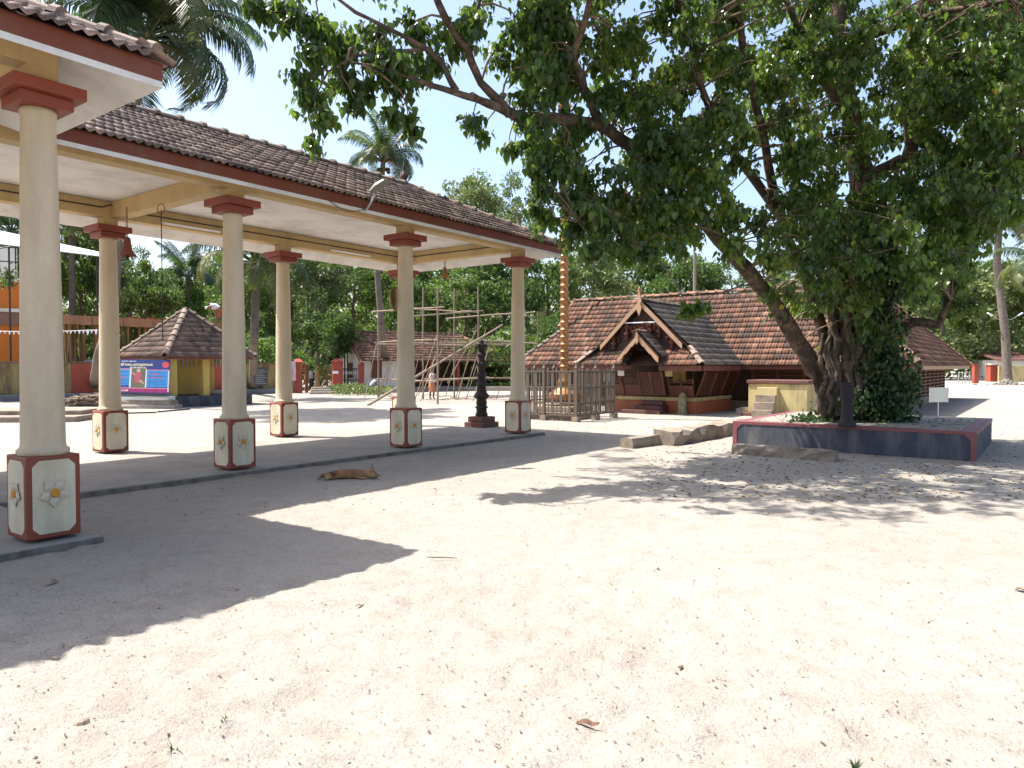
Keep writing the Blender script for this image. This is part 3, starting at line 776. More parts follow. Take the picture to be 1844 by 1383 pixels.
cpost = MB().box(-.04,.04,-.04,.04,.0,1.6).add([(-.05,-.05,1.6),(.05,-.05,1.6),(.05,.05,1.6),(-.05,.05,1.6),(0,0,1.74)], [(0,1,4),(1,2,4),(2,3,4),(3,0,4),(3,2,1,0)]).mesh('post', GREYWD)
foot = MB().box(-.1,.1,-.1,.1,-.05,.14).mesh('foot_block', GRANITE)
for s_ in (0, 1, 2, 3):
    Rm = Matrix.Rotation(s_*PI/2, 4, 'Z')
    for k in range(15):
        x = -a_+2*a_*(k+.5)/15
        link('picket' if k % 2 else 'bar', wide if k % 2 else bar, fe, mtx=Rm @ Matrix.Translation((x, -a_, 0)))
    for x in (-a_, 0):
        link('post', cpost, fe, mtx=Rm @ Matrix.Translation((x, -a_, 0)))
        link('foot_block', foot, fe, mtx=Rm @ Matrix.Translation((x, -a_, 0)))
    for z in (.17, .55, 1.02, 1.50):
        MB().box(-a_+.04, a_-.04, -a_-.018, -a_+.018, z-.022, z+.022).build('rail', GREYWD, fe, mtx=Rm)

# ------------------------------------------------------------------ black stone lamp pillar
lpst = empty('stone_lamp_pillar', W(15.57, 12.6), ROT, 'black oiled stone lamp pillar on a stepped red base beyond the pavilion', 'lamp pillar')
MB().box(-.34,.34,-.34,.34,-.05,.13).box(-.27,.27,-.27,.27,.132,.28).build('stepped_base', DARKRED, lpst, bevel=.015)
pf = [(.17,.28),(.17,.36),(.14,.40),(.15,.50),(.19,.53),(.14,.57),(.15,.66),(.13,.74),(.20,.80),(.22,.85),(.16,.92),(.13,.98),(.12,1.1),(.17,1.17),(.12,1.24),(.11,1.36),(.16,1.43),(.10,1.5),(.09,1.62),(.15,1.70),(.10,1.78),(.09,1.90),(.14,1.98),(.10,2.05),(.10,2.12),(.16,2.2),(.17,2.26),(.07,2.27),(.06,2.36),(.03,2.4)]
MB().lathe(pf, 8, smooth=False).build('pillar_shaft', BLACKST, lpst)

# ------------------------------------------------------------------ tree platform, stones, block, small things on the right
pfm = empty('tree_platform', W(15.0, 3.2), ROT, 'low navy blue platform with pink rim round the great tree', 'platform')
Lh = 2.15; Dp = 4.2
MB().box(0, Dp, -Lh, Lh, -.05, .50).build('platform_body', NAVY, pfm, bevel=.02)
rim = MB()
rim.box(-.012, .25, -Lh-.012, Lh+.012, .452, .506); rim.box(.252, Dp, -Lh-.012, -Lh+.22, .44, .506); rim.box(.252, Dp, Lh-.22, Lh+.012, .44, .506)
rim.box(-.012, .05, -Lh-.012, -Lh+.075, -.03, .45); rim.box(-.012, .05, Lh-.075, Lh+.012, -.03, .45)
for s_ in (-1, 1):
    y = s_*(Lh-.075); rim.hexa([(-.012,y,.452),(-.012,y-s_*.10,.452),(-.012,y,.35)], [(.02,y,.452),(.02,y-s_*.10,.452),(.02,y,.35)])
rim.build('pink_rim', PINK, pfm)
MB().box(.26, Dp-.1, -Lh+.23, Lh-.23, .45, .512).build('earth_fill', SAND, pfm)
def rough_block(name, p0, p1, wd, ht, mat, label, cat, jag=.04, nseg=9, group=None):
    p0 = Vector(p0); p1 = Vector(p1); d = p1-p0; L = d.length; d.normalize(); nn = Vector((-d.y, d.x, 0))
    mb = MB(); vs = []
    for i in range(nseg+1):
        t = i/nseg
        for (a, z) in ((-.5,0),(-.5,.55),(-.44,1),(.1,1.02),(.5,.92),(.5,0)):
            j = lambda: rnd.uniform(-jag, jag)
            vs.append(d*(L*t+ (j() if 0 < i < nseg else 0)) + nn*(a*wd+j()) + Vector((0,0,max(z*ht+(j() if z > 0 else -.03), -.03))))
    fs = [(i*6+k, i*6+(k+1) % 6, (i+1)*6+(k+1) % 6, (i+1)*6+k) for i in range(nseg) for k in range(6)]
    fs += [tuple(range(6))[::-1], tuple(nseg*6+k for k in range(6))]
    mb.add(vs, fs); o = mb.build(name, mat); o.location = p0
    return tag(o, label, cat, group)
rough_block('granite_block', gnd(1128, 806), gnd(1196, 797), .30, .20, GRANITE, 'short squared granite block at the left end of the stone row', 'stone', .012, 3)
rough_block('granite_slab', gnd(1195, 801), gnd(1335, 776), .50, .29, GRANITE, 'long rough granite slab lying in front of the tree platform corner', 'stone', .055, 15)
rough_block('granite_slab', gnd(1322, 815), gnd(1506, 829), .30, .17, GRANITE, 'flat granite slab against the blue front of the tree platform', 'stone', .03, 12)
yb = empty('masonry_block', W(24.4, 7.25), ROT, 'pale yellow masonry block with red rim and small steps beside the temple', 'altar block')
MB().box(0, 1.5, -.95, .95, .1, 1.08).build('block_body', YELLOW2, yb, bevel=.02)
MB().box(-.05, 1.55, -1.0, 1.0, 1.083, 1.20).build('red_rim', DARKRED, yb, bevel=.015)
MB().box(-.12, 1.6, -1.05, 1.15, -.05, .10).build('red_foot', DARKRED, yb, bevel=.015)
for k in range(4):
    MB().box(-.20-.17*(3-k), -.002 if k == 3 else -.202-.17*(2-k), -.05, .60, -.03, .24*(k+1)).build('step', YELLOW2 if k == 3 else GRANITE, yb, bevel=.012)
rough_block('boulder', gnd(1332, 747), gnd(1348, 746), .28, .24, RUBBLE, 'rounded pale boulder at the left foot of the yellow block', 'stone', .03, 3)
sp = empty('stone_post', gnd(1229, 745), ROT, 'short mossy stone post standing before the temple porch', 'post')
MB().hexa([(-.13,-.13,-.05),(.13,-.13,-.05),(.13,.13,-.05),(-.13,.13,-.05)], [(-.1,-.1,.62),(.1,-.1,.62),(.1,.1,.62),(-.1,.1,.62)]).lathe([(.1,.62),(.11,.67),(.08,.72),(.02,.76)], 10).build('post_shaft', paint('lichen_stone', (.33,.29,.18), (.1,.09,.05), .7, .9, 6, .5, streak=False), sp)
bp = empty('dark_stone_post', at(1525, 770, 13.75), 0, 'blackened stone lamp post on the front of the blue platform', 'post')
MB().lathe([(.16,0),(.16,.1),(.11,.14),(.10,.5),(.12,.62),(.11,.72),(.13,.8),(.12,.84),(.02,.85)], 12).build('post_shaft', BLACKST, bp)
bp.location.z = .506
sg = empty('sign_board', gnd(1690, 752), math.radians(8), 'blank white sign board on a thin post near the temple side wall', 'sign')
MB().box(-.34,.34,-.012,.012,.50,.97).build('board', SIGNW, sg, bevel=.004)
MB().tube([(0,.02,-.1),(0,.02,.7)], .018, 8).build('sign_post', GALV, sg)

# ------------------------------------------------------------------ the small tiled hut, banner, slabs, walls on the left
hut = empty('hut', W(15.6, 28.4), ROT, 'small yellow hut with a steep pyramid roof of dark tiles', 'hut')
# near corner of the eave in the compound frame
hc = at(297, 641, 29.0); hr = hc.x*RX+hc.y*RY; hl = -hc.x*RY+hc.y*RX
hut.location = W(hr, hl)
S4 = 4.1; hz_ = 2.07; hp = 4.12
c4 = [(0,0,hz_),(S4,0,hz_),(S4,S4,hz_),(0,S4,hz_)]; ap = (S4/2, S4/2, hp)
# slopes: eave left->right seen from outside
hpl = [[c4[0],c4[1],ap],[c4[1],c4[2],ap],[c4[2],c4[3],ap],[c4[3],c4[0],ap]]
ro = MB()
for q in hpl: ro.add(q, [(0,1,2)])
hroof = ro.build('roof', WOODD, hut)
hm = []
for q in hpl: hm += slope(q, .01)
HF = Matrix.Translation(hut.location) @ FRAME
lay_tiles(hm, hroof, TILE_H, 300, frame=HF)
for q in c4: ridge(Vector(q)+Vector((0,0,.05)), Vector(ap)+Vector((0,0,.05)), hroof, RIDGE_P, .13)
MB().box(.1,S4-.1,.1,S4-.1,-.05,.42).build('hut_base', NAVY, hut, bevel=.02)
for (x, y) in ((.45,.45),(S4-.75,.45),(.45,S4-.75),(S4-.75,S4-.75)):
    MB().box(x, x+.3, y, y+.3, .42, hz_+.15).build('pillar', YELLOW, hut, bevel=.01)
MB().box(.35,.75,1.6,S4-.5,.42,hz_+.1).build('wall', YELLOW, hut); MB().box(1.9,2.2,.5,.8,.42,hz_+.1).build('pillar', YELLOW, hut)
MB().box(1.0,S4-.4,2.6,2.75,.42,hz_+.1).build('back_wall', YELLOW, hut)
for a_, b_ in (((.08,.08),(S4-.08,.08)),((.08,S4-.08),(.08,.12))):
    board(a_, b_, hz_-.12, hz_-.0, .04, WOODR, 'eave_board', hut)
for k in range(16):
    x = .9+k*.2
    MB().tube([(x, 2.45, hz_-.45), (x+rnd.uniform(-.03,.03), 2.45, hz_+.05)], .03, 5).build('picket', CLOTHW, hut)
# banner (leans on the slab pile)
bn = empty('banner', at(304, 709, 28.3), 0, 'blue printed festival banner with a picture panel leaning on stone slabs', 'banner')
ex = (at(196, 706.5, 28.9)-at(304, 709, 28.3)); ex = -ex; BWd = ex.length; ex.normalize()
BH = 1.42; lean = Vector((.02*0-.12, .38, 1.0)); lean.normalize()
bo = -ex*BWd
zx = lean.cross(ex); zx = ex.cross(lean)
def bq(x0_, x1_, z0_, z1_, off, name, col, rough=.5):
    col = tuple(c*.6 for c in col); mt = paint('print_'+name, col, tuple(c*.6 for c in col), .5, 1.0, 4, .02)  # shade over the banner is put into the print: every colour darkened
    n_ = zx if zx.y < 0 else -zx
    vs = [bo+ex*x*BWd+lean*z*BH+n_*off for x, z in ((x0_,z0_),(x1_,z0_),(x1_,z1_),(x0_,z1_))]
    vb = [q_-n_*.002 for q_ in vs]
    MB().hexa(vb, vs).build(name, mt, bn)
    return n_
BN = bq(0, 1, 0, 1, 0, 'banner_sheet', (.02,.045,.22))
bq(.0,.34,.22,.70,.003,'blue_field',(.04,.25,.62)); bq(.62,.985,.18,.68,.003,'blue_field',(.04,.25,.62))
bq(.36,.60,.16,.74,.003,'picture_panel',(.13,.14,.10)); bq(.335,.36,.16,.74,.004,'white_strip',(.7,.72,.75)); bq(.60,.622,.16,.72,.004,'white_strip',(.7,.72,.75)); bq(.975,.995,.05,.68,.0045,'white_strip',(.6,.62,.68))
bq(0,1,.02,.13,.003,'magenta_band',(.30,.02,.16)); bq(0,1,.13,.155,.004,'pink_line',(.7,.25,.35)); bq(0,.34,.70,.725,.004,'pink_line',(.7,.25,.35)); bq(.62,.98,.68,.70,.004,'pink_line',(.7,.2,.3))
for (a_, b_, z_) in ((.03,.28,.44),(.66,.9,.45),(.66,.84,.56)): bq(a_, b_, z_, z_+.022, .005, 'red_text_line', (.6,.06,.1))
for z_ in (.25,.31,.37,.50,.60): bq(.66,.94,z_,z_+.008,.005,'text_line',(.02,.06,.25)); bq(.02,.30,z_+.02,z_+.028,.005,'text_line',(.02,.06,.25))
# plain robed figure of no particular identity in the picture panel
def bshape(pts, off, name, col):
    col = tuple(c*.6 for c in col); mt = paint('print_'+name, col, tuple(c*.5 for c in col), .8, .5, 12, .02)  # figure and emblem colours darkened too, for the shade on the banner
    vs = [bo+ex*x*BWd+lean*z*BH+BN*off for x, z in pts]; MB().hexa([q_-BN*.001 for q_ in vs], vs).build(name, mt, bn)
bshape([(.43,.30),(.52,.30),(.55,.50),(.52,.62),(.44,.62),(.41,.50)], .005, 'red_robe', (.42,.05,.09))
bshape([(.455,.62),(.505,.62),(.515,.69),(.48,.73),(.445,.69)], .006, 'pale_head', (.55,.42,.30))
bshape([(.52,.40),(.585,.30),(.575,.26),(.50,.34)], .006, 'tan_drape', (.5,.33,.2)); bshape([(.37,.62),(.43,.56),(.425,.52),(.365,.58)], .006, 'tan_sleeve', (.5,.28,.2))
bshape([(.875,.80),(.90,.76),(.955,.76),(.98,.80),(.98,.90),(.955,.94),(.90,.94),(.875,.90)], .005, 'red_emblem', (.62,.03,.04))
def text(body, x, z, size, col, parent, o, exv, upv, nv, sx=1.0):
    cu = bpy.data.curves.new('lettering', 'FONT'); cu.body = body; cu.size = size; cu.extrude = .0008; cu.resolution_u = 2
    mt = paint('ink_%d' % int(1000*sum(col)), col, tuple(c*.8 for c in col), .1, .5, 4, .02); cu.materials.append(mt)
    tmp = bpy.data.objects.new('tmp', cu); C.objects.link(tmp); bpy.context.view_layer.update()
    me = bpy.data.meshes.new_from_object(tmp.evaluated_get(bpy.context.evaluated_depsgraph_get()))
    bpy.data.objects.remove(tmp)
    ob = link('lettering', me, parent)
    p_ = o+exv*x+upv*z+nv*.007
    me.transform(Matrix(((exv.x*sx, upv.x, nv.x, p_.x), (exv.y*sx, upv.y, nv.y, p_.y), (exv.z*sx, upv.z, nv.z, p_.z), (0,0,0,1))))
    return ob
text('ാ-1 ജി സോപാനസമാരാധന', .10*BWd, .81*BH, .16, (.75,.68,.40), bn, bo, ex, lean, BN, .78)
text('മഹോത്സവം', .33*BWd, .735*BH, .11, (.75,.68,.40), bn, bo, ex, lean, BN)
text('ക്ഷേത്ര മൈതാനം', .18*BWd, .93*BH, .07, (.65,.68,.8), bn, bo, ex, lean, BN)
text('മാനവ കോവിൽ', .03*BWd, .045*BH, .10, (.8,.6,.7), bn, bo, ex, lean, BN)
# slab pile
g0 = gnd(258, 735)
for k, (z, w_, dx) in enumerate(((0,.62,.15),(.17,.58,.05),(.32,.52,0),(.46,.46,-.06))):
    o = rough_block('stone_slab', g0+Vector((-1.0+dx, .15+.05*k, z)), g0+Vector((1.25+dx-.08*k, .0+.05*k, z)), w_, .15, [RUBBLE, GRANITE, WHITEW, CONC][k],
                ['lowest rough slab of the pile under the blue banner', 'second slab up in the pile under the blue banner', 'white topped third slab in the pile under the blue banner', 'blue grey top slab of the pile under the banner'][k], 'stone slab', .012, 4, 'slabs piled under the banner')
    o['group'] = 'slabs piled under the banner'
# brushwood heap and long pipes
bwp = gnd(175, 731)
mb = MB()
for k in range(420):
    a = rnd.uniform(-2.0, 1.4); h_ = rnd.uniform(.0, .5)*(1-abs(a)/2.6); ang = rnd.uniform(-.5, .5)
    L = rnd.uniform(.4, 1.3); c0 = Vector((a, rnd.uniform(-.4,.4), h_)); d = Vector((math.cos(ang), math.sin(ang)*.6, rnd.uniform(-.2,.2)))*L/2
    mb.tube([c0-d, c0+Vector((0,0,.03)), c0+d], rnd.uniform(.008,.025), 4, cap=False)
tag(mb.build('brushwood_heap', paint('dry_sticks', (.22,.16,.12), (.05,.03,.03), .8, .9, 10, .3), loc=bwp), 'long heap of dry brown palm sticks on the ground before the wall', 'brushwood', kind='stuff')
tag(MB().tube([gnd(205,746)+Vector((0,0,.03)), gnd(282,744)+Vector((0,0,.03))], .03, 6).build('iron_pipe', IRON), 'dark pipe lying on the sand, nearer the brushwood heap', 'pipe')
tag(MB().tube([gnd(284,743)+Vector((0,0,.03)), gnd(342,738)+Vector((0,0,.03))], .03, 6).build('iron_pipe', IRON), 'dark pipe lying on the sand in front of the yellow hut', 'pipe')
# compound wall
def wallrun(name, a, b, h, t, mat, label, cat='wall', z0=-.1):
    a = Vector((a[0], a[1], 0)); b = Vector((b[0], b[1], 0)); d = b-a; L = d.length; d.normalize(); nn = Vector((-d.y, d.x, 0))
    o = empty(name, a, math.atan2(d.y, d.x), label, cat)
    MB().box(0, L, -t/2, t/2, z0, h).build('wall_face', mat, o, bevel=.015)
    return o, L
cw, L = wallrun('compound_wall', (-26.5, 32.6), (-13.9, 46.2), 1.82, .22, MOSSY, 'mossy yellow compound wall with red painted pilasters behind the hut')
for t in (.09, .35, .52, .74):
    MB().box(L*t-.5, L*t+.5, -.17, -.112, -.05, 1.80).build('pilaster', GATERED, cw)
MB().box(0, L, -.16, .16, 1.823, 1.90).build('coping', BARK, cw)
MB().box(0, L, -.75, -.18, -.05, .30).build('ledge', CONC, cw, bevel=.03)
nbp = at(471, 690, 42.3)
nb_ = empty('slate_plaque', (nbp.x, nbp.y-.25, .55), math.atan2(13.6, 12.6), 'grey slate plaque with lines of writing on the compound wall', 'plaque')
MB().box(-.42,.42,-.10,-.05,0,1.05).build('plaque_face', paint('slate', (.05,.055,.065), (.1,.1,.1), .4, .6, 3), nb_)
for k in range(8): MB().box(-.34,.34-.1*(k % 3),-.108,-.102,.12+k*.11,.14+k*.11).build('text_line', SIGNW, nb_)
# steps/ledges at far left
MB().box(RP0+.2, 14.612, 9.845, 9.858, -.06, .045).box(3.172, 3.186, 7.16, 9.84, -.06, .043).box(RP0+.2, 3.172, 7.165, 7.178, -.06, .043).build('slab_edge', paint('dirty_edge', (.19,.165,.14), (.04,.035,.03), .7, .95, 5), pav)
kb = empty('low_plinth', gnd(60, 760), math.radians(6), 'low stepped masonry ledge in dappled shade at the far left', 'ledge')
MB().box(-6, 1.2, 0, 2.4, -.05, .16).box(-6, 1.0, .8, 2.4, .162, .30).build('ledge_steps', GRANITE, kb, bevel=.03)
# orange building
ob_ = empty('orange_building', at(0, 660, 40), math.radians(38), 'two storey orange building with brown band and roof terrace at the left edge', 'building')
ob_.location = (-30.6, 40, 0)
MB().box(-12, 3.4, 0, 8, -.1, 4.0).build('lower_wall', ORANGE, ob_)
MB().box(-12, 3.5, -.1, 8, 4.002, 4.75).build('brown_band', BROWNB, ob_)
MB().box(-12, 3.4, 0, 8, 4.753, 6.5).build('upper_wall', ORANGE, ob_)
MB().box(-12, 3.6, -.2, 8.2, 4.752, 4.95).build('white_band', WHITEW, ob_)
MB().box(-12, 3.5, -.12, 8, 6.503, 6.7).build('parapet', WHITEW, ob_)
MB().box(-12, 3.0, 1.5, 7.6, 6.7, 8.6).build('terrace_wall', WHITEW, ob_)
for k in range(9):
    x = 2.8-k*1.3
    MB().box(x, x+.07, .1, .17, 6.7, 8.7).build('terrace_post', IRON, ob_)
MB().box(-12, 3.0, .11, .16, 7.6, 7.66).build('terrace_rail', IRON, ob_)
MB().tube([(-2.5,.2,6.9),(2.9,.2,8.6)], .04, 6).build('brace', IRON, ob_)
aw = empty('awning_roof', at(0, 440, 36), 0, 'white sheet roof sloping over the terrace of the orange building', 'awning')
A = [at(-140, 422, 34), at(0, 440, 36), at(178, 462, 40), at(178, 455, 41.5), at(0, 417, 38), at(-140, 385, 36)]
MB().hexa([q-aw.location for q in A], [q-aw.location+Vector((0,0,.05)) for q in A]).build('roof_sheet', SHEET, aw)
for u_, Y_ in ((178, 40.5), (110, 39.5), (20, 38)):
    q = at(u_-4, 458 if u_ > 100 else 445, Y_)
    MB().tube([q-aw.location, Vector((q.x, q.y, 0))-aw.location], .05, 6).build('awning_post', IRON, aw)
po = empty('potted_plant', at(14, 497, 38.5), 0, 'drooping green plant on the terrace edge of the orange building', 'plant')
# construction shuttering behind the wall
cs = empty('shuttering', at(108, 660, 39), 0, 'concrete form of boards on many upright timber props behind the wall', 'formwork')
a = at(104, 575, 37.5); b = at(415, 590, 45)
cs.location = (a.x, a.y, 0); d = Vector((b.x-a.x, b.y-a.y, 0)); L = d.length; cs.rotation_euler = (0, 0, math.atan2(d.y, d.x))
for k in range(6):
    MB().box(L*k/6+.02, L*(k+1)/6-.02, -.15, .0, 3.85+.02*(k % 2), 4.32).build('edge_board', PLANKW, cs)
MB().box(0, L, .002, 4.5, 4.18, 4.3).build('deck', PLANKW, cs)
pm = [MB().tube([(0,0,0),(rnd.uniform(-.08,.08),0,2),(rnd.uniform(-.15,.15),0,3.95)], rnd.uniform(.045,.08), 6).mesh('timber_prop', BAMBOOT) for _ in range(5)]
for k in range(58):
    link('timber_prop', pm[k % 5], cs, (L*(k+.5)/58+rnd.uniform(-.06,.06), rnd.choice((.15,.6,1.4)), 0))
MB().box(1.2, 3.6, -1.2, .0, 0, 2.0).box(2.3, 3.6, -1.2, .0, 2.002, 2.5).build('concrete_steps', CONC, cs)
rub = MB()
for k in range(14):
    x = rnd.uniform(.3*L, .75*L); rub.box(x, x+.22, -.05, .06, 4.32, 4.40)
rub.build('loose_bricks', GATERED, cs)
# bunting
bu = empty('bunting', at(0, 600, 30), 0, 'string of small white paper flags across the left of the yard', 'bunting')
p0 = at(-30, 596, 27); p1 = at(176, 594, 29.5)
MB().tube([p0-bu.location, (p0+p1)/2-bu.location-Vector((0,0,.06)), p1-bu.location], .012, 4).build('string', SHEET, bu)
for k in range(26):
    t = (k+.5)/26
    if .42 < t < .62 and k % 2: continue
    q = p0.lerp(p1, t)-bu.location-Vector((0,0,.24*t*(1-t))); s_ = rnd.uniform(.035,.085)*(1.7 if t > .85 else 1)
    MB().hexa([q+Vector((-s_*.6,0,0)), q+Vector((s_*.6,0,0)), q+Vector((rnd.uniform(-.05,.05),0,-s_*1.6))], [q+Vector((-s_*.6,.006,0)), q+Vector((s_*.6,.006,0)), q+Vector((0,.006,-s_*1.6))]).build('flag', SHEET, bu)

# ------------------------------------------------------------------ gate with red posts
gt = empty('gateway', gnd(580, 709), math.radians(20), 'red gateway with capped posts, iron leaves and wide steps to the yard', 'gate')
gl = gt.location
def gpost(u0, u1, vt, vb, Y, name='gate_post', mat=GATERED, cap=True):
    a = at(u0, vb, Y); b = at(u1, vt, Y); w_ = (b.x-a.x)
    c_ = Vector(((a.x+b.x)/2, Y, 0))-gl; c_.rotate(Matrix.Rotation(-math.radians(20), 3, 'Z'))
    w_ = w_*.85
    MB().box(c_.x-w_/2, c_.x+w_/2, c_.y-w_/2, c_.y+w_/2, -.05, b.z).build(name, mat, gt, bevel=.02)
    if cap:
        MB().hexa([(c_.x+sx*w_*.62, c_.y+sy*w_*.62, b.z+.003) for sx, sy in ((-1,-1),(1,-1),(1,1),(-1,1))], [(c_.x+sx*w_*.2, c_.y+sy*w_*.2, b.z+.22) for sx, sy in ((-1,-1),(1,-1),(1,1),(-1,1))]).build('post_cap', mat, gt)
    return c_, w_
c1, w1 = gpost(529, 545, 652, 704, 45.5); c2, w2 = gpost(597, 618, 652, 705, 45.5); c3, w3 = gpost(645, 656, 658, 699, 46)
gpost(549, 555, 655, 703, 46.5, 'gate_jamb', GATERED, False)
for j in range(9):
    x = c2.x+w2/2+.1+j*(c3.x-c2.x-.6)/9
    MB().tube([(x, c2.y+.1, .1), (x, c2.y+.1, 1.55)], .02, 5).build('gate_bar', IRON, gt)
for z in (.35, 1.25):
    for j in range(7):
        x = c2.x+w2/2+.15+j*(c3.x-c2.x-.6)/7
        MB().tube([(x+.07*math.cos(q), c2.y+.06, z+.07*math.sin(q)) for q in [2*PI*i/10 for i in range(11)]], .014, 4, cap=False).build('ring', SHEET, gt)
for z in (.12, .8, 1.5): MB().box(c2.x+w2/2, c3.x-w3/2, c2.y+.08, c2.y+.12, z-.03, z+.03).build('gate_rail', IRON, gt)
for k in range(3): MB().box(c1.x+.5+.1*k, c2.x+.6-.1*k, c2.y-1.6+.45*k, c2.y-1.6+.45*(k+1)+.001, -.05, .13*(k+1)).build('step', RUBBLE, gt, bevel=.02)
for j in range(14):
    x = c1.x+1.0+j*.1; MB().tube([(x, c2.y+.9, .2), (x+.05, c2.y+.9, 1.7)], .02, 4).build('screen_stick', BAMBOOT, gt)
pst = empty('notice_poster', at(527, 684, 45.0), math.radians(10), 'white printed notice poster beside the red gate post', 'poster')
MB().box(-.2,.2,-.01,.01,-.05,1.15).build('poster_sheet', paint('printed_poster', (.55,.5,.52), (.45,.08,.08), .8, .6, 5, .02), pst)
MB().box(-.03,.03,.012,.05,-.85,1.1).build('stake', BAMBOO, pst)
pl2 = empty('gate_plaque', at(604, 670.5, 45.1), math.radians(20), 'small white nameplate high on the right gate post', 'plaque')
MB().box(-.18,.18,-.03,.0,-.09,.09).build('plate', SHEET, pl2)
w3_, L3 = wallrun('garden_wall', (-3.5, 54.5), (4.2, 52.5), 1.62, .25, MOSSY, 'old stained low wall under the trees between the lamp pillar and temple')
gw = empty('grass_verge_kerb', (-3.2, 49.5, 0), 0, 'long low kerb edging the grassy strip behind the scaffold', 'kerb')
MB().box(-.5, 6.8, 0, .25, -.05, .28).build('kerb_stone', RUBBLE, gw, bevel=.03)

# ------------------------------------------------------------------ white house with tiled roof
ha = at(697, 650, 47)
hs = empty('white_house', (ha.x, ha.y, 0), math.radians(31), 'white walled house with red tiled roof and open verandah behind the scaffold', 'house')
gxl = -1.7; LH = 9.3; WD = 5.0
MB().box(gxl+.1, 1.6, .3, WD, -.05, 2.35).build('wall', WHITEW, hs)
MB().hexa([(gxl+.1,.3,2.352),(gxl+.1,WD,2.352),(gxl+.1,WD/2,3.7)], [(gxl+.25,.3,2.352),(gxl+.25,WD,2.352),(gxl+.25,WD/2,3.7)]).build('gable_wall', WHITEW, hs)
MB().box(1.602, LH-1.2, 1.6, WD, -.05, 2.3).build('verandah_wall', WOODD, hs)
MB().box(1.4, LH-1.0, .3, WD, -.05, .3).build('verandah_floor', RUBBLE, hs)
for x in (3.2, 5.2, 7.0): MB().box(x, x+.22, .35, .57, .3, 2.2).build('verandah_post', GATERED, hs)
HP = dict(a=(gxl-.15,-.4,2.0), b=(LH,-.4,2.0), c=(LH-2.9,WD/2,3.95), d=(gxl-.15,WD/2,3.95), e=(LH,WD+.4,2.0), f=(gxl-.15,WD+.4,2.0))
ro = MB(); hpm = []
for s_ in ('abcd','efdc','bec'): ro.add([HP[k] for k in s_], [tuple(range(len(s_)))]); hpm += slope([HP[k] for k in s_])
hro = ro.build('roof', WOODD, hs); lay_tiles(hpm, hro, TILE_T, 0)
ridge(HP['d'], HP['c'], hro, TILE_T, .12); ridge(HP['b'], HP['c'], hro, TILE_T, .12)
for (a_, b_) in (((gxl-.17,-.45,1.95),(gxl-.17,WD/2,3.92)), ((gxl-.17,WD+.45,1.95),(gxl-.17,WD/2,3.92))):
    a_ = Vector(a_); b_ = Vector(b_); MB().hexa([a_, b_, b_-Vector((0,0,.18)), a_-Vector((0,0,.18))], [q+Vector((-.05,0,0)) for q in (a_, b_, b_-Vector((0,0,.18)), a_-Vector((0,0,.18)))]).build('bargeboard', WOODR, hs)
wf = MB().box(-.95,-.25,.26,.3,.9,2.0).build('window', WOODR, hs); MB().box(-.62,-.58,.245,.258,.95,1.95).build('window_mullion', WOODD, wf)
MB().box(gxl+.09,gxl+.06,2.0,3.0,.9,1.9).build('window', WOODR, hs)

# ------------------------------------------------------------------ scaffold of poles
sc = empty('scaffold', gnd(800, 722), 0, 'open scaffold of lashed bare timber poles in the sunny yard', 'scaffold')
sl_ = sc.location
def pole(a, b, r=.05, nm='pole', ground=False):
    a = Vector(a); b = Vector(b)
    m_ = (a+b)/2+Vector((rnd.uniform(-.03,.03), 0, rnd.uniform(-.04,.04)))
    MB().tube([a-sl_, m_-sl_, b-sl_], [r*1.05, r, r*.85], 7).build(nm, BAMBOO, sc)
def vp(u, vt, vb, r=.046, u2=None):
    g_ = gnd(u, vb); t_ = at(u2 or u, vt, g_.y); g_.z = -.15; pole(g_, t_, r)
for q in ((681,556,718),(762,517,719),(788,518,727.5),(818,519,717),(861,517,718),(922,533,714)): vp(*q)
vp(925.5, 545, 715, .045)
pole(at(968, 561, 36), at(969, 625, 36), .035)
for (u0, v0, Y0, u1, v1, Y1) in ((670,561.5,36,800,553,33),(745,569.5,33,870,559.5,37),(802,574,37,964,562,36),(745,557,38,830,562,37),(675,617,36,790,612,33),(679,620,36.5,925,621,37.5),(790,617,33,922,619,38),(860,613,37,970,619,36.5),
                                 (678,682,36,790,687,33),(745,687,33,920,680,38),(760,683,37,880,679,37),(860,680,37,925,682,38),(830,560,37,862,563,37),(745,618,33,830,623,37)):
    pole(at(u0, v0, Y0), at(u1, v1, Y1), .036, 'rail_pole')
pole(at(662, 730, 30.9), at(905, 585, 36), .055, 'brace_pole')
for (u0, v0, u1, v1) in ((655,722,678,620),(690,715,716,585),(682,716,705,640),(745,722,790,595),(752,712,800,600),(756,722,785,640),(802,712,836,590),(820,716,862,600),(824,719,858,585),(838,719,875,610),(840,700,876,590),(770,690,812,592),(790,700,826,610),(893,718,902,690),(880,716,868,672),(806,690,860,592),(735,718,762,612),(700,700,735,575),(850,722,888,600)):
    g_ = gnd(u0, v0); g_.z = -.1 if v0 > 705 else g_.z
    if v0 <= 705: g_ = at(u0, v0, 36)
    pole(g_, at(u1, v1, 36.5), .021, 'prop_pole')
for k in range(16):
    u_ = rnd.uniform(700, 900); g_ = gnd(u_, rnd.uniform(713, 721)); a_ = rnd.uniform(-.3, .3)
    pole(g_+Vector((-.5, 0, .03)), g_+Vector((.5, a_, .05)), .02, 'fallen_stick')

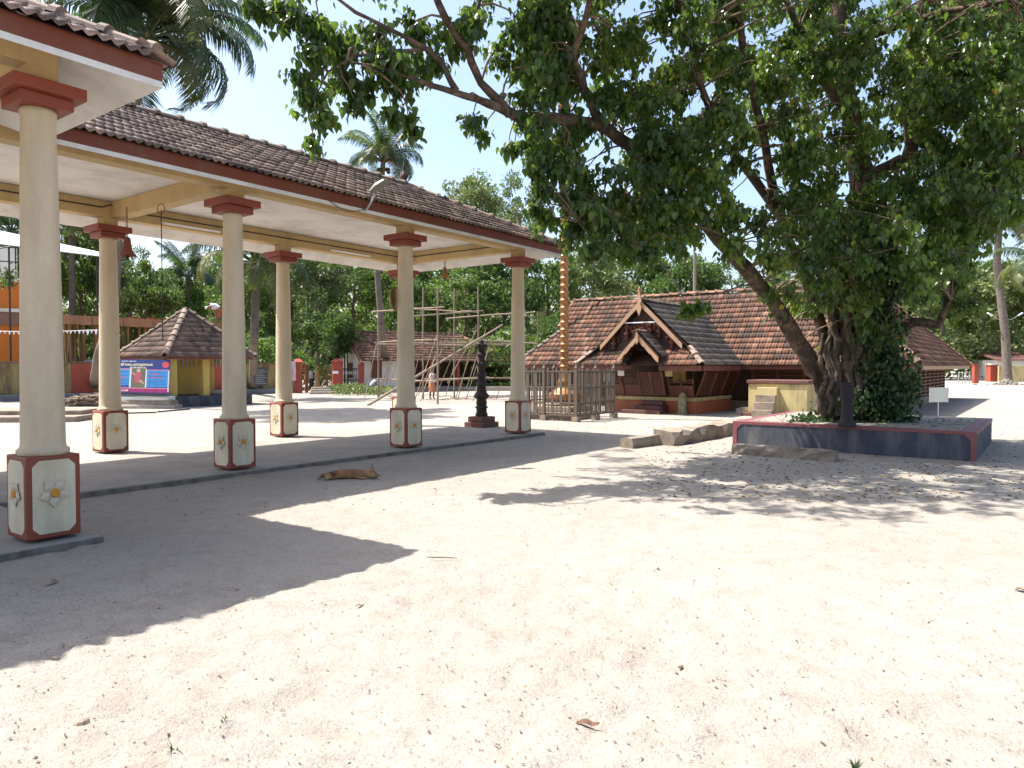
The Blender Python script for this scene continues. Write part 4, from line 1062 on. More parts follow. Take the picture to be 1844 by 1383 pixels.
# ------------------------------------------------------------------ leaves
def rand_rot(n_, tilt=1.0, hang=False):
    a = rng.random(n_)*2*PI
    if hang:
        th = rng.normal(0, .45, n_)
    else: th = np.arccos(1-rng.random(n_)*tilt*2*.999)
    b = rng.random(n_)*2*PI
    ca, sa, ct, st_, cb, sb = np.cos(a), np.sin(a), np.cos(th), np.sin(th), np.cos(b), np.sin(b)
    Rz = np.zeros((n_,3,3)); Rz[:,0,0]=ca; Rz[:,0,1]=-sa; Rz[:,1,0]=sa; Rz[:,1,1]=ca; Rz[:,2,2]=1
    Rx = np.zeros((n_,3,3)); Rx[:,0,0]=1; Rx[:,1,1]=ct; Rx[:,1,2]=-st_; Rx[:,2,1]=st_; Rx[:,2,2]=ct
    if hang: return Rz@Rx
    Rb = np.zeros((n_,3,3)); Rb[:,0,0]=cb; Rb[:,0,1]=-sb; Rb[:,1,0]=sb; Rb[:,1,1]=cb; Rb[:,2,2]=1
    return Rz@Rx@Rb
def leaf_mesh(name, P_, size, mat, tpl, tf, hang=False, tint=None):
    n_ = len(P_); R_ = rand_rot(n_, hang=hang)
    s_ = size*(.5+.9*rng.random(n_))
    Vv = np.einsum('nij,kj->nki', R_, tpl)*s_[:, None, None] + P_[:, None, :]
    Ff = tf[None]+(np.arange(n_)*len(tpl))[:, None, None]
    t = rng.random(n_)*.75+.12 if tint is None else tint
    return mesh_np(name, Vv.reshape(-1, 3), Ff.reshape(-1, tf.shape[1]), mat, np.repeat(t, len(tpl)))
# peepal leaf hanging from its stalk: heart with a drip tip, folded on the midrib (local z down)
PEE = np.array([(0,0,0),(-.30,.05,-.05),(-.44,.10,-.38),(-.24,.06,-.75),(0,0,-1.22),(.24,.06,-.75),(.44,.10,-.38),(.30,.05,-.05),(0,-.02,-.45)])
PEF = np.array([(0,1,8),(1,2,8),(2,3,8),(3,4,8),(4,5,8),(5,6,8),(6,7,8),(7,0,8)])
DIA = np.array([(0,-.5,0),(.27,0,.06),(0,.55,0),(-.27,0,.06)]); DIF = np.array([(0,1,2,3)])
def crown_pts(nclump, per, rad, flat=.8, cr=.24, seed=0, shell=.35):
    g = np.random.default_rng(seed); out = []
    for k in range(nclump):
        d = g.normal(size=3); d /= np.linalg.norm(d); d[2] = abs(d[2]) if g.random() < .7 else d[2]
        c_ = d*(shell+(1-shell)*g.random()**.5)*.8; c_[2] *= flat
        r_ = cr*(.6+.8*g.random())
        q = g.normal(size=(per, 3)); q /= np.linalg.norm(q, axis=1)[:, None]
        q *= (.45+.55*g.random((per, 1)))*r_; q[:, 2] *= .7
        out.append(c_+q)
    return np.concatenate(out)*rad
crown_me = []
for k, (mt, nc, per, cr, fl, sz) in enumerate(((LEAF_A,58,190,.23,.9,.068),(LEAF_B,48,190,.23,1.15,.062),(LEAF_C,46,190,.23,.8,.068),(LEAF_A,58,180,.19,1.35,.062),(LEAF_B,44,160,.19,1.0,.05))):
    Pn = crown_pts(nc, per, 1.0, fl, cr, 20+k)
    crown_me.append(leaf_mesh('crown', Pn, sz, mt, DIA, DIF))
trunk_me = []
for k in range(3):
    mb = MB(); mb.tube([(0,0,-.02),(.015*(k-1),0,.3),(.03*(k-1),.01,.62),(.01,0,.9)], [.028,.02,.016,.008], 8, jit=.2)
    for j in range(5):
        a = rnd.random()*2*PI; z = .5+.08*j; mb.tube([(0,0,z),(.08*math.cos(a),.08*math.sin(a),z+.12),(.16*math.cos(a),.16*math.sin(a),z+.2)], [.01,.007,.003], 5)
    trunk_me.append(mb.mesh('trunk', BARKG if k else BARK))
def bgtree(u, vtop, Y, wpx, kind, label, group=None, vbot=None):
    top = at(u, vtop, Y); wd = wpx/FPX*Y/2
    b_ = empty('broadleaf_tree' if kind != 1 else 'slender_tree', (top.x, Y, 0), rnd.random()*6, label, 'tree', group)
    H = top.z; fl = [.9,1.15,.8,1.35,1.0][kind]
    zr = (H - (at(u, vbot, Y).z if vbot else H*.3))/2
    c_ = link('crown', crown_me[kind], b_, (0,0,H-zr)); c_.scale = (wd/.82, wd/.82, zr/(.85*fl))
    t_ = link('trunk', trunk_me[kind % 3], b_); t_.scale = (H*.62, H*.62, H*.86)
    return b_
TREES = [
 # u, vtop, Y, width px, kind, label, vbot
 (-60,400,52,190,0,'dark broadleaf tree behind the terrace of the orange building',640),
 (70,405,56,170,3,'leafy tree showing under the white awning left of the second column',650),
 (150,395,50,150,0,'shady tree behind the construction props, left of the leaning palm',640),
 (232,440,48,110,4,'thin leaved tree just right of the red bell',600),
 (262,470,46,110,0,'dark bushy tree behind the shuttering, between bell and rope',640),
 (330,498,60,120,2,'bright green tree low behind the hut roof',650),
 (395,455,66,110,0,'far tree seen between the second column and the hut apex',650),
 (440,470,56,130,3,'tree behind the drooping yellow palm',660),
 (520,430,58,160,0,'broad dark tree seen behind the third back column',655),
 (570,420,50,150,1,'tall airy tree above the red gateway',640),
 (588,562,46.9,105,2,'feathery low tree overhanging the red gateway',668),
 (640,430,60,150,3,'dense tree between the gate and the white house',660),
 (700,450,66,140,0,'tree right behind the gable of the white house',650),
 (770,440,62,150,0,'dense tree over the middle of the white house roof',650),
 (750,500,56,120,2,'light green tree peeping over the scaffold left side',650),
 (850,312,60,130,1,'rounded light green tree crown rising above the pavilion roof end',500),
 (935,300,66,120,4,'grey green wispy tree standing above the roof corner',520),
 (840,470,56,150,3,'dark tree above the stone lamp pillar',660),
 (905,440,58,140,0,'dark tree above the right end of the scaffold',660),
 (985,430,60,130,3,'dense tree to the left of the golden flagpole',655),
 (1010,560,52,80,2,'small bright bush tree by the left end of the temple roof',665),
 (1070,430,64,150,1,'olive tree behind the temple ridge, right of the flagpole',650),
 (1150,420,68,160,3,'dark tree behind the temple above the porch gable',650),
 (1235,450,64,140,0,'tree behind the temple next to the grey pole',650),
 (1320,460,66,150,4,'wispy tree behind the temple ridge, left of the leaning limb',650),
 (1410,470,68,160,1,'olive tree behind the temple seen through the great tree',650),
 (1700,455,92,190,1,'hazy olive tree beyond the right end of the temple',668),
 (1775,475,95,150,2,'pale green tree behind the yard lamp post',668),
 (1860,450,90,190,1,'olive tree at the right edge of the yard',668),
 (1640,470,96,170,4,'faint tree behind the temple side roof',660),
]
for t in TREES: bgtree(t[0], t[1], t[2], t[3], t[4], t[5], 'background trees', t[6])
# undergrowth & far wood: masses nobody could count
def mass(name, x0_, x1_, y0_, y1_, h, n_, size, mat, hfun=None):
    X = rng.uniform(x0_, x1_, n_); Yy = rng.uniform(y0_, y1_, n_)
    hh = h*(.55+.9*(vnoise(X, Yy, 9, 2.3)+.5)*.8)
    Z = hh*rng.random(n_)**.6
    P_ = np.stack([X, Yy, Z], 1)
    o = link(name, leaf_mesh(name, P_, size, mat, DIA, DIF)); o['kind'] = 'stuff'; return o
mass('undergrowth', -32, 6, 50, 54, 3.6, 16000, .34, LEAF_A); tag(bpy.data.objects['undergrowth'], 'dark low undergrowth filling the space behind the compound wall', 'undergrowth')
tag(mass('distant_wood', -110, 140, 104, 116, 12.5, 60000, 1.0, LEAF_B), 'dark far off wood closing the view behind all the trees', 'wood')
tag(mass('right_thicket', 44, 96, 86, 90, 5.0, 12000, .5, LEAF_B), 'low olive thicket behind the yellow wall on the right', 'thicket')
tag(mass('verge_grass', -3.4, 3.4, 50, 52.3, .45, 3000, .16, LEAF_C), 'grass and weeds on the strip behind the kerb', 'grass')
tag(mass('gate_weeds', -10.5, -7.2, 41.5, 44.5, .6, 1800, .16, LEAF_B), 'weeds and cut branches heaped at the foot of the gate', 'weeds')

# ------------------------------------------------------------------ coconut palms
def frond_mesh(L, droop, mat, leaf=.75, n_=46, stiff=.5, seed=0):
    g = random.Random(seed); V_l = []; F_l = []; tl = []
    # rachis points
    pts = []
    for k in range(13):
        t = k/12; ang = math.radians(62) - droop*t*t*1.25 - .35*t*droop
        if k == 0: p_ = Vector((0,0,0))
        else: p_ = pts[-1] + Vector((math.cos(ang), 0, math.sin(ang)))*L/12
        pts.append(p_)
    mb = MB(); mb.tube(pts, [.05*(1-t/12)+.008 for t in range(13)], 5)
    def P_(t):
        x = t*12; i = min(int(x), 11); return pts[i].lerp(pts[i+1], x-i), (pts[i+1]-pts[i]).normalized()
    for s_ in (-1, 1):
        for k in range(n_):
            t = .16+.83*(k+g.random()*.6)/n_; p_, d = P_(t)
            ll = leaf*(math.sin(PI*min(1, (t*.85+.12)))**.6)*(.85+.3*g.random())
            side = Vector((0, s_, 0)); dirn = (side*.85 + d*.55 + Vector((0,0,-.15*g.random()))).normalized()
            w_ = .027
            a = p_; b = p_+dirn*ll*.5+Vector((0,0,-.10*ll)); c_ = p_+dirn*ll*.85+Vector((0,0,-(.5+.35*g.random())*ll*(1-stiff*.5)))
            b0 = len(mb.v); wv = d*w_
            mb.add([a-wv*.6, a+wv*.6, b+wv, b-wv, c_], [(0,1,2,3),(3,2,4)])
    return mb.mesh('frond', mat)
FR = {}
for i, dr in enumerate((.5, 1.0, 1.5, 1.95)):
    FR[('g', i)] = frond_mesh(1.0*4.2, dr, LEAF_PALM, 1.0, 74, .4, i)
    FR[('y', i)] = frond_mesh(1.0*4.2, dr+.15, LEAF_PALMY, .9, 60, .3, i+9)
def palm(path, rads, nf, scale, label, yellow=.15, seed=1, rot=0, nuts=True, low=2.35, group=None):
    g = random.Random(seed); base = Vector(path[0]); top = Vector(path[-1])
    t = empty('coconut_palm', (base.x, base.y, 0), 0, label, 'palm', group); bl = t.location
    # densify the trunk with ring ripples
    pts = []; rr_ = []
    P_ = [Vector(q) for q in path]
    for i in range(len(P_)-1):
        for k in range(8):
            s_ = k/8; pts.append(P_[i].lerp(P_[i+1], s_)-bl); rr_.append((rads[i]*(1-s_)+rads[i+1]*s_)*(1+.05*(k % 2)))
    pts.append(P_[-1]-bl); rr_.append(rads[-1])
    MB().tube(pts, rr_, 10, jit=.08).build('trunk', BARKP, t)
    for k in range(nf):
        age = k/(nf-1); i = min(3, int(age*4)); yl = g.random() < yellow*(.4+age*1.4)
        el = -.12 + .75*(1-age) - .9*age*(low-1.4)*.5
        az = k*2.399+rot+g.uniform(-.2, .2)
        M = Matrix.Translation(top-bl) @ Matrix.Rotation(az, 4, 'Z') @ Matrix.Rotation(-el+.25, 4, 'Y') @ Matrix.Rotation(g.uniform(-.5,.5), 4, 'X') @ Matrix.Scale(scale*g.uniform(.85, 1.1), 4)
        link('frond', FR[('y' if yl else 'g', i)], t, mtx=M)
    if nuts:
        for k in range(7):
            a = g.random()*2*PI; q = top-bl+Vector((.3*math.cos(a), .3*math.sin(a), -.35-.2*g.random()))
            nb2_ = MB(); nb2_.lathe([(.02,-.13),(.09,-.08),(.12,0),(.09,.09),(.02,.14)], 8, M=Matrix.Translation(q)); nb2_.build('coconut', LITTER if k % 2 else LEAF_PALMY, t)
        for k in range(4):
            a = g.random()*2*PI; q = top-bl
            MB().tube([q, q+Vector((.5*math.cos(a), .5*math.sin(a), .15)), q+Vector((.8*math.cos(a), .8*math.sin(a), -.2))], [.05,.03,.02], 5).build('flower_stalk', BAMBOOT, t)
    return t
palm([gnd(167,712), at(178,640,30.5), at(205,560,30), at(213,430,29.3), at(228,290,28), at(264,70,27)], [.25,.2,.18,.17,.16,.15], 38, 1.22, 'tall coconut palm leaning over the pavilion roof at upper left', .12, 3, .5)
palm([gnd(695,700), at(688,600,43), at(680,500,42.5), at(682,400,42), at(690,292,42)], [.22,.18,.17,.16,.14], 24, .74, 'coconut palm crown standing just above the middle of the pavilion roof', .25, 5, 1.2, low=1.9)
palm([gnd(455,708), at(458,600,37), at(462,478,37)], [.24,.2,.2], 22, .95, 'low coconut palm with drooping yellow brown fronds behind the third column', .65, 8, .3, low=2.9)
palm([at(340,660,58), at(338,500,58)], [.18,.16], 18, .9, 'distant coconut palm spreading above the hut roof', .1, 11, .1, low=2.0)
palm([at(25,660,50), at(20,420,50)], [.2,.16], 18, .9, 'coconut palm behind the white sheet roof at the far left', .2, 13, .8)
palm([at(128,660,46), at(131,520,46), at(128,415,46)], [.22,.18,.16], 18, .9, 'coconut palm between the first and second columns', .2, 17, 0)
palm([gnd(1815,690), at(1810,600,72), at(1795,480,72), at(1800,398,72)], [.42,.36,.32,.3], 20, 1.25, 'tall coconut palm with bare trunk near the right edge', .4, 19, .6, low=2.6)
palm([at(1900,660,44), at(1885,480,44)], [.2,.18], 16, .9, 'coconut palm whose pale fronds enter at the right edge', .5, 23, .9)
for i_, (u, v, Y) in enumerate(((560,560,54),(1400,560,60))):
    pass

# ------------------------------------------------------------------ the great tree (sacred fig) on the platform
gt_ = W(17.1, 3.2)
big = empty('great_fig_tree', (gt_.x, gt_.y, .45), 0, 'huge old fig tree with heart shaped leaves spreading over the yard', 'tree')
BO = big.location
LIMBS = [
 ([(1497,750,15.6),(1488,700,15.5),(1455,640,15.3),(1403,560,15.0),(1345,485,14.6),(1295,430,14.2),(1240,368,13.8),(1190,312,13.4),(1130,258,12.9),(1078,225,12.5),(1000,215,12.0),(935,209,11.6),(880,186,11.2),(820,165,10.8),(760,148,10.4),(690,122,10.0),(630,112,9.6)],
  [.27,.21,.17,.15,.14,.13,.12,.115,.11,.105,.095,.085,.065,.045,.035,.025,.012]),
 ([(1085,228,12.5),(1052,160,12.2),(1030,100,11.8),(1055,30,11.5),(1075,-60,11.3),(1060,-160,11)], [.09,.075,.065,.055,.045,.03]),
 ([(918,206,11.5),(866,150,11.2),(842,90,10.8),(800,32,10.4),(765,-50,10.2),(720,-120,10)], [.075,.06,.055,.05,.04,.02]),
 ([(842,88,10.8),(853,50,10.7),(866,-10,10.6),(900,-90,10.4)], [.035,.03,.025,.015]),
 ([(822,164,10.8),(792,110,10.6),(768,88,10.4),(720,62,10.1),(640,22,9.8),(570,-30,9.5),(500,-60,9.3)], [.05,.042,.038,.03,.025,.02,.01]),
 ([(765,88,10.4),(700,95,10.2),(640,100,10.0),(590,130,9.8),(560,190,9.7)], [.03,.025,.02,.014,.006]),
 ([(1520,745,15.9),(1490,620,15.8),(1450,500,15.6),(1408,398,15.2),(1390,325,14.8),(1372,235,14.4),(1340,90,13.8),(1320,-60,13.4)], [.15,.12,.11,.10,.09,.08,.065,.04]),
 ([(1402,385,15.2),(1354,318,14.6),(1300,253,13.8),(1264,161,13.2),(1240,60,12.8),(1200,-60,12.4)], [.10,.085,.075,.06,.05,.03]),
 ([(1562,752,16.0),(1556,640,16.0),(1560,520,15.9),(1550,400,15.8),(1553,307,15.6),(1531,202,15.3),(1512,100,15.0),(1505,-80,14.8),(1500,-200,14.6)], [.42,.36,.31,.27,.23,.19,.16,.12,.07]),
 ([(1585,752,15.8),(1590,620,15.8),(1580,480,15.8),(1565,380,15.8)], [.26,.22,.18,.12]),
 ([(1556,330,15.6),(1600,300,15.3),(1638,285,15.1),(1645,215,14.9),(1625,140,14.7),(1650,40,14.2),(1690,-80,13.8)], [.16,.14,.15,.13,.10,.08,.04]),
 ([(1575,420,15.8),(1640,385,15.4),(1720,330,14.9),(1810,290,14.4),(1900,250,14)], [.14,.11,.09,.07,.04]),
 ([(1580,500,15.8),(1640,470,15.3),(1715,415,14.9),(1790,385,14.5),(1860,370,14)], [.12,.09,.07,.05,.02]),
 ([(1590,620,15.8),(1640,580,15.3),(1690,585,15.0),(1712,540,14.8)], [.12,.10,.09,.03]),
 ([(1531,205,15.3),(1480,140,14.6),(1440,60,14.0),(1400,-40,13.5)], [.12,.09,.07,.04]),
 ([(1515,110,15.0),(1580,60,14.4),(1700,20,13.4),(1820,0,12.6)], [.10,.08,.06,.03]),
 ([(1190,315,13.4),(1165,360,12.9),(1100,380,12.4),(1040,400,12.0)], [.05,.035,.025,.012]),
 ([(1240,368,13.8),(1190,420,13.2),(1150,450,12.9)], [.045,.03,.012]),
]
limb_pts = []
for pts, rs in LIMBS:
    q = []; r2 = []
    for i in range(len(pts)-1):
        a = at(*pts[i]); b = at(*pts[i+1])
        for k in range(3):
            t = k/3; j = Vector((rnd.uniform(-1,1), rnd.uniform(-1,1), rnd.uniform(-1,1)))*rs[i]*.22*(1 if (i or k) else 0)
            q.append(a.lerp(b, t)+j); r2.append((rs[i]*(1-t)+rs[i+1]*t)*rnd.uniform(.93, 1.08))
    q.append(at(*pts[-1])); r2.append(rs[-1])
    limb_pts += list(zip(q, r2))
    MB().tube([p_-BO for p_ in q], r2, 12 if rs[0] > .1 else 8, jit=.22).build('limb', FBARK, big)
# aerial roots
for (u, v0, v1, Y, r) in ((1510,745,400,15.2,.05),(1527,748,430,15.2,.06),(1545,748,350,15.1,.045),(1500,740,520,15.1,.04),(1536,700,300,15.3,.03),(1570,745,420,15.0,.04),(1478,742,600,15.2,.06),(1490,745,560,15.1,.07),(1518,745,520,15.0,.08),(1507,745,450,15.1,.05),(1600,748,500,15.1,.06),(1550,700,380,15.0,.05),(1484,748,640,15.0,.07),(1494,748,600,14.9,.05),(1505,750,560,14.95,.09),(1530,752,480,14.9,.09),(1543,752,540,14.9,.07),(1560,750,500,14.9,.06),(1470,745,650,15.2,.05),(1515,640,380,15.0,.04),(1590,560,360,15.2,.05),(1610,540,380,15.3,.04),(1580,690,330,15.2,.05)):
    P_ = [at(u+rnd.uniform(-8,8), v0+(v1-v0)*k/7, Y+rnd.uniform(-.1,.1))-BO for k in range(8)]
    MB().tube(P_, [r*(1.2-.5*k/7) for k in range(8)], 7, jit=.25).build('aerial_root', FBARK, big)
LP = np.array([tuple(p_) for p_, r_ in limb_pts])
# leaf clumps: (u, v, depth) places through the crown volume
clumps = []
def cl(u, v, Y, r, n_): clumps.append((at(u, v, Y), r, n_))
for (u, v, r) in ((455,8,.2),(490,12,.3),(535,22,.35),(575,45,.38),(612,75,.4),(560,95,.3),(548,140,.3),(560,175,.28),(590,205,.2),(562,250,.10),(575,262,.08),(620,130,.35),(655,150,.25),(640,185,.15),(665,60,.4),(700,100,.4),(715,140,.3),(705,200,.17),(735,215,.12),(747,232,.09),(745,50,.4),(770,110,.38),(745,165,.2),(790,160,.2),(812,60,.4),(850,30,.35),(845,110,.3),(805,185,.12),(870,150,.3),(850,215,.22),(868,238,.12),(900,170,.3),(905,90,.3),(935,40,.35),(960,90,.35),(925,225,.2)):
    cl(u, v, 9.6+max(0, (u-500))/440*1.7+rnd.uniform(-.3,.3), r, int(36+950*r*r*1.3))
for k in range(215):      # middle of the crown
    u = rnd.uniform(945, 1330); t = (u-945)/385
    vmax = 240+195*min(1, (u-930)/180)
    v = rnd.uniform(-20, vmax)
    if 1035 < u < 1105 and 245 < v < 300: continue
    if v > 390 and u < 985: continue
    cl(u, v, rnd.uniform(11.2, 13.6)+t*1.2, rnd.uniform(.3, .5), int(rnd.uniform(90, 170)))
for (u, v, r) in ((925,270,.13),(915,262,.10),(950,262,.2),(985,262,.25),(960,300,.2),(975,340,.25),(960,370,.2),(985,385,.3),(1020,350,.35),(1030,410,.35),(1070,440,.35),(1120,440,.3),(1160,455,.25),(1215,440,.22),(1240,555,.16),(1262,545,.12)):
    cl(u, v, 12+rnd.uniform(-.3,.4), r, int(30+900*r*r*1.4))
for k in range(360):      # right of the crown
    u = rnd.uniform(1320, 1860); vm = 560 if u < 1620 else 560-(u-1620)*.95
    if u < 1400: vm = 520
    v = rnd.uniform(-20, vm)
    if v < 300 and u > 1690 and rnd.random() < .25 and 130 < v: continue
    if 1730 < u and 120 < v < 240 and rnd.random() < .45: continue
    if 1575 < u < 1680 and 230 < v < 330 and rnd.random() < .8: continue
    if 1310 < u < 1350 and 300 < v < 400: continue
    cl(u, v, rnd.uniform(12.6, 16.8), rnd.uniform(.3, .55), int(rnd.uniform(90, 160)))
for k in range(130):       # crown above the frame
    u = rnd.uniform(560, 2000); v = rnd.uniform(-330, -30)
    if u < 800 and v < -150: continue
    cl(u, v, rnd.uniform(10.2, 15.5), rnd.uniform(.45, .7), 85)
for k in range(190):      # crown over the yard, above the frame
    Y_ = rnd.uniform(10, 14.5); c_ = Vector((rnd.uniform(-3.4, 7), Y_, rnd.uniform(7.2, 10)))
    if 660-(c_.z-.5-CAM_H)/Y_*FPX < -15: clumps.append((c_, rnd.uniform(.4,.6), 100))
for k in range(95):       # dense right side
    cl(rnd.uniform(1610, 1870), rnd.uniform(-10, 400), rnd.uniform(13, 16.5), rnd.uniform(.3,.5), int(rnd.uniform(90,150)))
for k in range(85):       # near edge of the crown, over the yard
    Y_ = rnd.uniform(8.7, 10.6); c_ = Vector((rnd.uniform(-1.5, 9.5), Y_, rnd.uniform(6.9, 9.2)))
    if 660-(c_.z-.5-CAM_H)/Y_*FPX < -20: clumps.append((c_, rnd.uniform(.4,.6), 95))
for k in range(26):       # filling under the long limb
    u = rnd.uniform(1060, 1330); v = rnd.uniform(300, 430)
    if v < 225+(u-1060)*.9: continue
    cl(u, v, rnd.uniform(12.4, 15.0), rnd.uniform(.3, .45), int(rnd.uniform(90, 150)))
for k in range(120):      # low dark skirts round the stems
    u = rnd.uniform(1415, 1745); v = rnd.uniform(400, 640)
    if u > 1620 and v > 545: continue
    if u < 1470 and v > 560: continue
    cl(u, v, rnd.uniform(14.4, 16.9), rnd.uniform(.25, .45), int(rnd.uniform(80, 140)))
for k in range(22):       # right, outside the frame
    cl(rnd.uniform(1860, 2150), rnd.uniform(0, 330), rnd.uniform(11.5, 15), .55, 90)
def seg_hit(c_, pts, rad):
    u = c_.x/c_.y*FPX+922; v = 660-(c_.z-CAM_H)/c_.y*FPX
    for (a, b) in zip(pts[:-1], pts[1:]):
        dx, dy = b[0]-a[0], b[1]-a[1]; t = max(0, min(1, ((u-a[0])*dx+(v-a[1])*dy)/(dx*dx+dy*dy+1e-6)))
        if math.hypot(u-a[0]-t*dx, v-a[1]-t*dy) < rad and c_.y < a[2]+.35: return True
    return False
clumps = [q for q in clumps if not (seg_hit(q[0], LIMBS[0][0][1:6], 40) and rnd.random() < .85) and not (seg_hit(q[0], LIMBS[0][0][5:9], 30) and rnd.random() < .45) and not (seg_hit(q[0], LIMBS[0][0][8:15], 34) and rnd.random() < .85) and not (seg_hit(q[0], LIMBS[1][0], 24) and rnd.random() < .7)
          and not (seg_hit(q[0], LIMBS[6][0][:6], 26) and rnd.random() < .7) and not (seg_hit(q[0], LIMBS[2][0][:3], 26) and rnd.random() < .7) and not (seg_hit(q[0], LIMBS[7][0][:4], 22) and rnd.random() < .6)]
for (u, v) in ((1030,300),(1040,372),(1028,405)): cl(u, v, 13+rnd.uniform(-.5,.5), .3, 120)
LV = []; tw = MB(); tints = []
for c_, r_, n_ in clumps:
    d = np.linalg.norm(LP-np.array(tuple(c_)), axis=1); j = int(np.argmin(d + 2.0*(LP[:, 2] > c_.z+.6)))
    a = Vector(LP[j]); mid = a.lerp(c_, .5)+Vector((rnd.uniform(-.15,.15), rnd.uniform(-.15,.15), rnd.uniform(.0,.25)))
    if (a-c_).length > .15:
        tw.tube([a-BO, a.lerp(mid, .5)+Vector((0,0,.05))-BO, mid-BO, mid.lerp(c_, .5)+Vector((0,0,.04))-BO, c_-BO], [.022,.017,.013,.010,.006], 5, cap=False)
    ns = max(3, int(n_/9)); tt = rnd.random()
    for k in range(ns):
        dv = Vector((rnd.gauss(0,1), rnd.gauss(0,1), rnd.gauss(0,.8))).normalized()*r_*rnd.uniform(.5,1.1)
        e2 = c_+dv+Vector((0,0,-.25*r_))
        tw.tube([c_-BO, c_.lerp(e2,.5)+Vector((0,0,.05*r_))-BO, e2-BO], [.006,.005,.003], 3, cap=False)
        for q in range(max(3, int(n_/ns))):
            t = rnd.uniform(.25, 1.0); p_ = c_.lerp(e2, t)
            LV.append((p_.x+rnd.gauss(0,.05), p_.y+rnd.gauss(0,.05), p_.z+rnd.gauss(0,.05)))
            tints.append(min(.9, max(.05, .53+.5*(tt-.5)+rnd.gauss(0,.22))) if rnd.random() > .004 else 1.15)
tw.build('twigs', BARK, big)['kind'] = 'stuff'
LV = np.array(LV)-np.array(tuple(BO)); tints = np.array(tints)
dist = np.linalg.norm(LV+np.array(tuple(BO))-np.array((0,0,CAM_H)), axis=1)
PX = (LV+np.array(tuple(BO))); uu = PX[:,0]/PX[:,1]*FPX+922; vv = 660-(PX[:,2]-CAM_H)/PX[:,1]*FPX
vis = (uu > 0) & (uu < 1844) & (vv > 0)
order = np.argsort(np.where(vis, dist, 1e6)); near = order[:300]; rest = order[300:]
lm = []
for k in range(6):
    R_ = rand_rot(1, hang=True)[0]; lm.append(mesh_np('leaf', (PEE@R_.T)*.106, PEF, LEAF_P, np.full(len(PEE), .25+.1*k)))
for k, i in enumerate(near):
    o = link('leaf', lm[k % 6], big, tuple(LV[i])); o.rotation_euler = (0, 0, rnd.random()*6.28); s_ = rnd.uniform(.75, 1.15); o.scale = (s_, s_, s_)
PE2 = np.array([(0,0,0),(-.42,.09,-.32),(-.24,.06,-.75),(0,-.02,-1.2),(.24,.06,-.75),(.42,.09,-.32)]); PF2 = np.array([(0,1,2,3),(0,3,4,5)])
fine_ = rest[:9000]; far_ = rest[9000:]
me1 = leaf_mesh('foliage', LV[fine_], .104, LEAF_P, PEE, PEF, hang=True, tint=tints[fine_])
o = link('foliage', me1, big); o['kind'] = 'stuff'
o = link('foliage', leaf_mesh('foliage', LV[far_], .104, LEAF_P, PE2, PF2, hang=True, tint=tints[far_]), big); o['kind'] = 'stuff'
# vine on the trunk
iv = empty('climbing_vine', (BO.x+.3, BO.y-.3, .5), 0, 'dark green climbing vine wrapping the fig trunk down to the platform', 'vine')
IV = []
for k in range(270):
    v = 760-380*rnd.random()**1.4
    wdt = 34+ (14 if v > 640 else 0)
    u = 1570+max(-58, min(62, rnd.gauss(0, wdt*.7)))+(10 if v > 640 else 0); c_ = at(u, min(v, 752), 15.2+rnd.uniform(-.5,.3))
    n_ = 46
    q = rng.normal(size=(n_,3)); q /= np.linalg.norm(q, axis=1)[:,None]; q *= (.10+.16*rng.random((n_,1))); IV.append(np.array(tuple(c_))+q)
for (u, v, s_) in ((1440,735,.3),(1465,742,.25),(1490,748,.2),(1530,748,.2),(1600,752,.3),(1640,754,.25)):
    q = rng.normal(size=(90,3))*.14*s_*3; q[:,2] = abs(q[:,2]); IV.append(np.array(tuple(at(u, v, 14.9)))*np.array((1,1,0))+np.array((0,0,.5))+q)
IV = np.concatenate(IV); IV = IV[IV[:, 2] > .52]
IVB = np.array([(0,0,0),(-.4,.03,-.3),(-.3,.05,-.8),(0,0,-1.05),(.3,.05,-.8),(.4,.03,-.3)]); IVF = np.array([(0,1,2,3),(0,3,4,5)])
o = link('vine_leaves', leaf_mesh('vine_leaves', IV-np.array(tuple(iv.location)), .078, LEAF_IVY, IVB, IVF, hang=True, tint=np.clip(rng.normal(.45,.28,len(IV)),.02,1.0)), iv); o['kind'] = 'stuff'
for k in range(5):
    P_ = [at(1545+12*k+rnd.uniform(-8,8), 752-60*j, 15.15)-iv.location for j in range(7)]
    MB().tube(P_, [.025-.002*j for j in range(7)], 6, jit=.2).build('vine_stem', BARK, iv)
# plant foliage on terrace
q = rng.normal(size=(240,3))*np.array((.35,.2,.28)); q[:,2] -= .1
o = link('leaves', leaf_mesh('leaves', q, .2, LEAF_A, DIA, DIF), po); MB().lathe([(.12,-.05),(.18,.25),(.16,.25)], 10).build('pot', DARKRED, po)

# ------------------------------------------------------------------ things beyond on the right
lmp = empty('yard_lamp_post', gnd(1808, 690), 0, 'grey pole with two curved arms and lamp heads before the tall palm', 'lamp post')
g_ = lmp.location; Yl = g_.y; hz2 = at(1808, 575, Yl).z
MB().tube([(0,0,-.1),(0,0,hz2+.2)], [.09,.06], 8).build('lamp_pole', GALV, lmp)
for s_ in (-1, 1):
    MB().tube([(0,0,hz2),(s_*.6,0,hz2-.02),(s_*1.05,0,hz2+.22),(s_*1.3,0,hz2+.42)], .03, 6).build('lamp_arm', GALV, lmp)
    MB().box(-.28,.28,-.1,.1,-.05,.06).build('lamp_head', SHEET, lmp, bevel=.03, mtx=Matrix.Translation((s_*1.5,0,hz2+.5)) @ Matrix.Rotation(-s_*.5, 4, 'Y'))
gp_ = empty('utility_pole', (at(1250,660,58).x, 58, 0), 0, 'plain grey concrete pole standing behind the temple ridge', 'pole')
MB().tube([(0,0,0),(0,0,at(1250,455,58).z)], [.16,.12], 8).build('pole_shaft', BARKG, gp_)
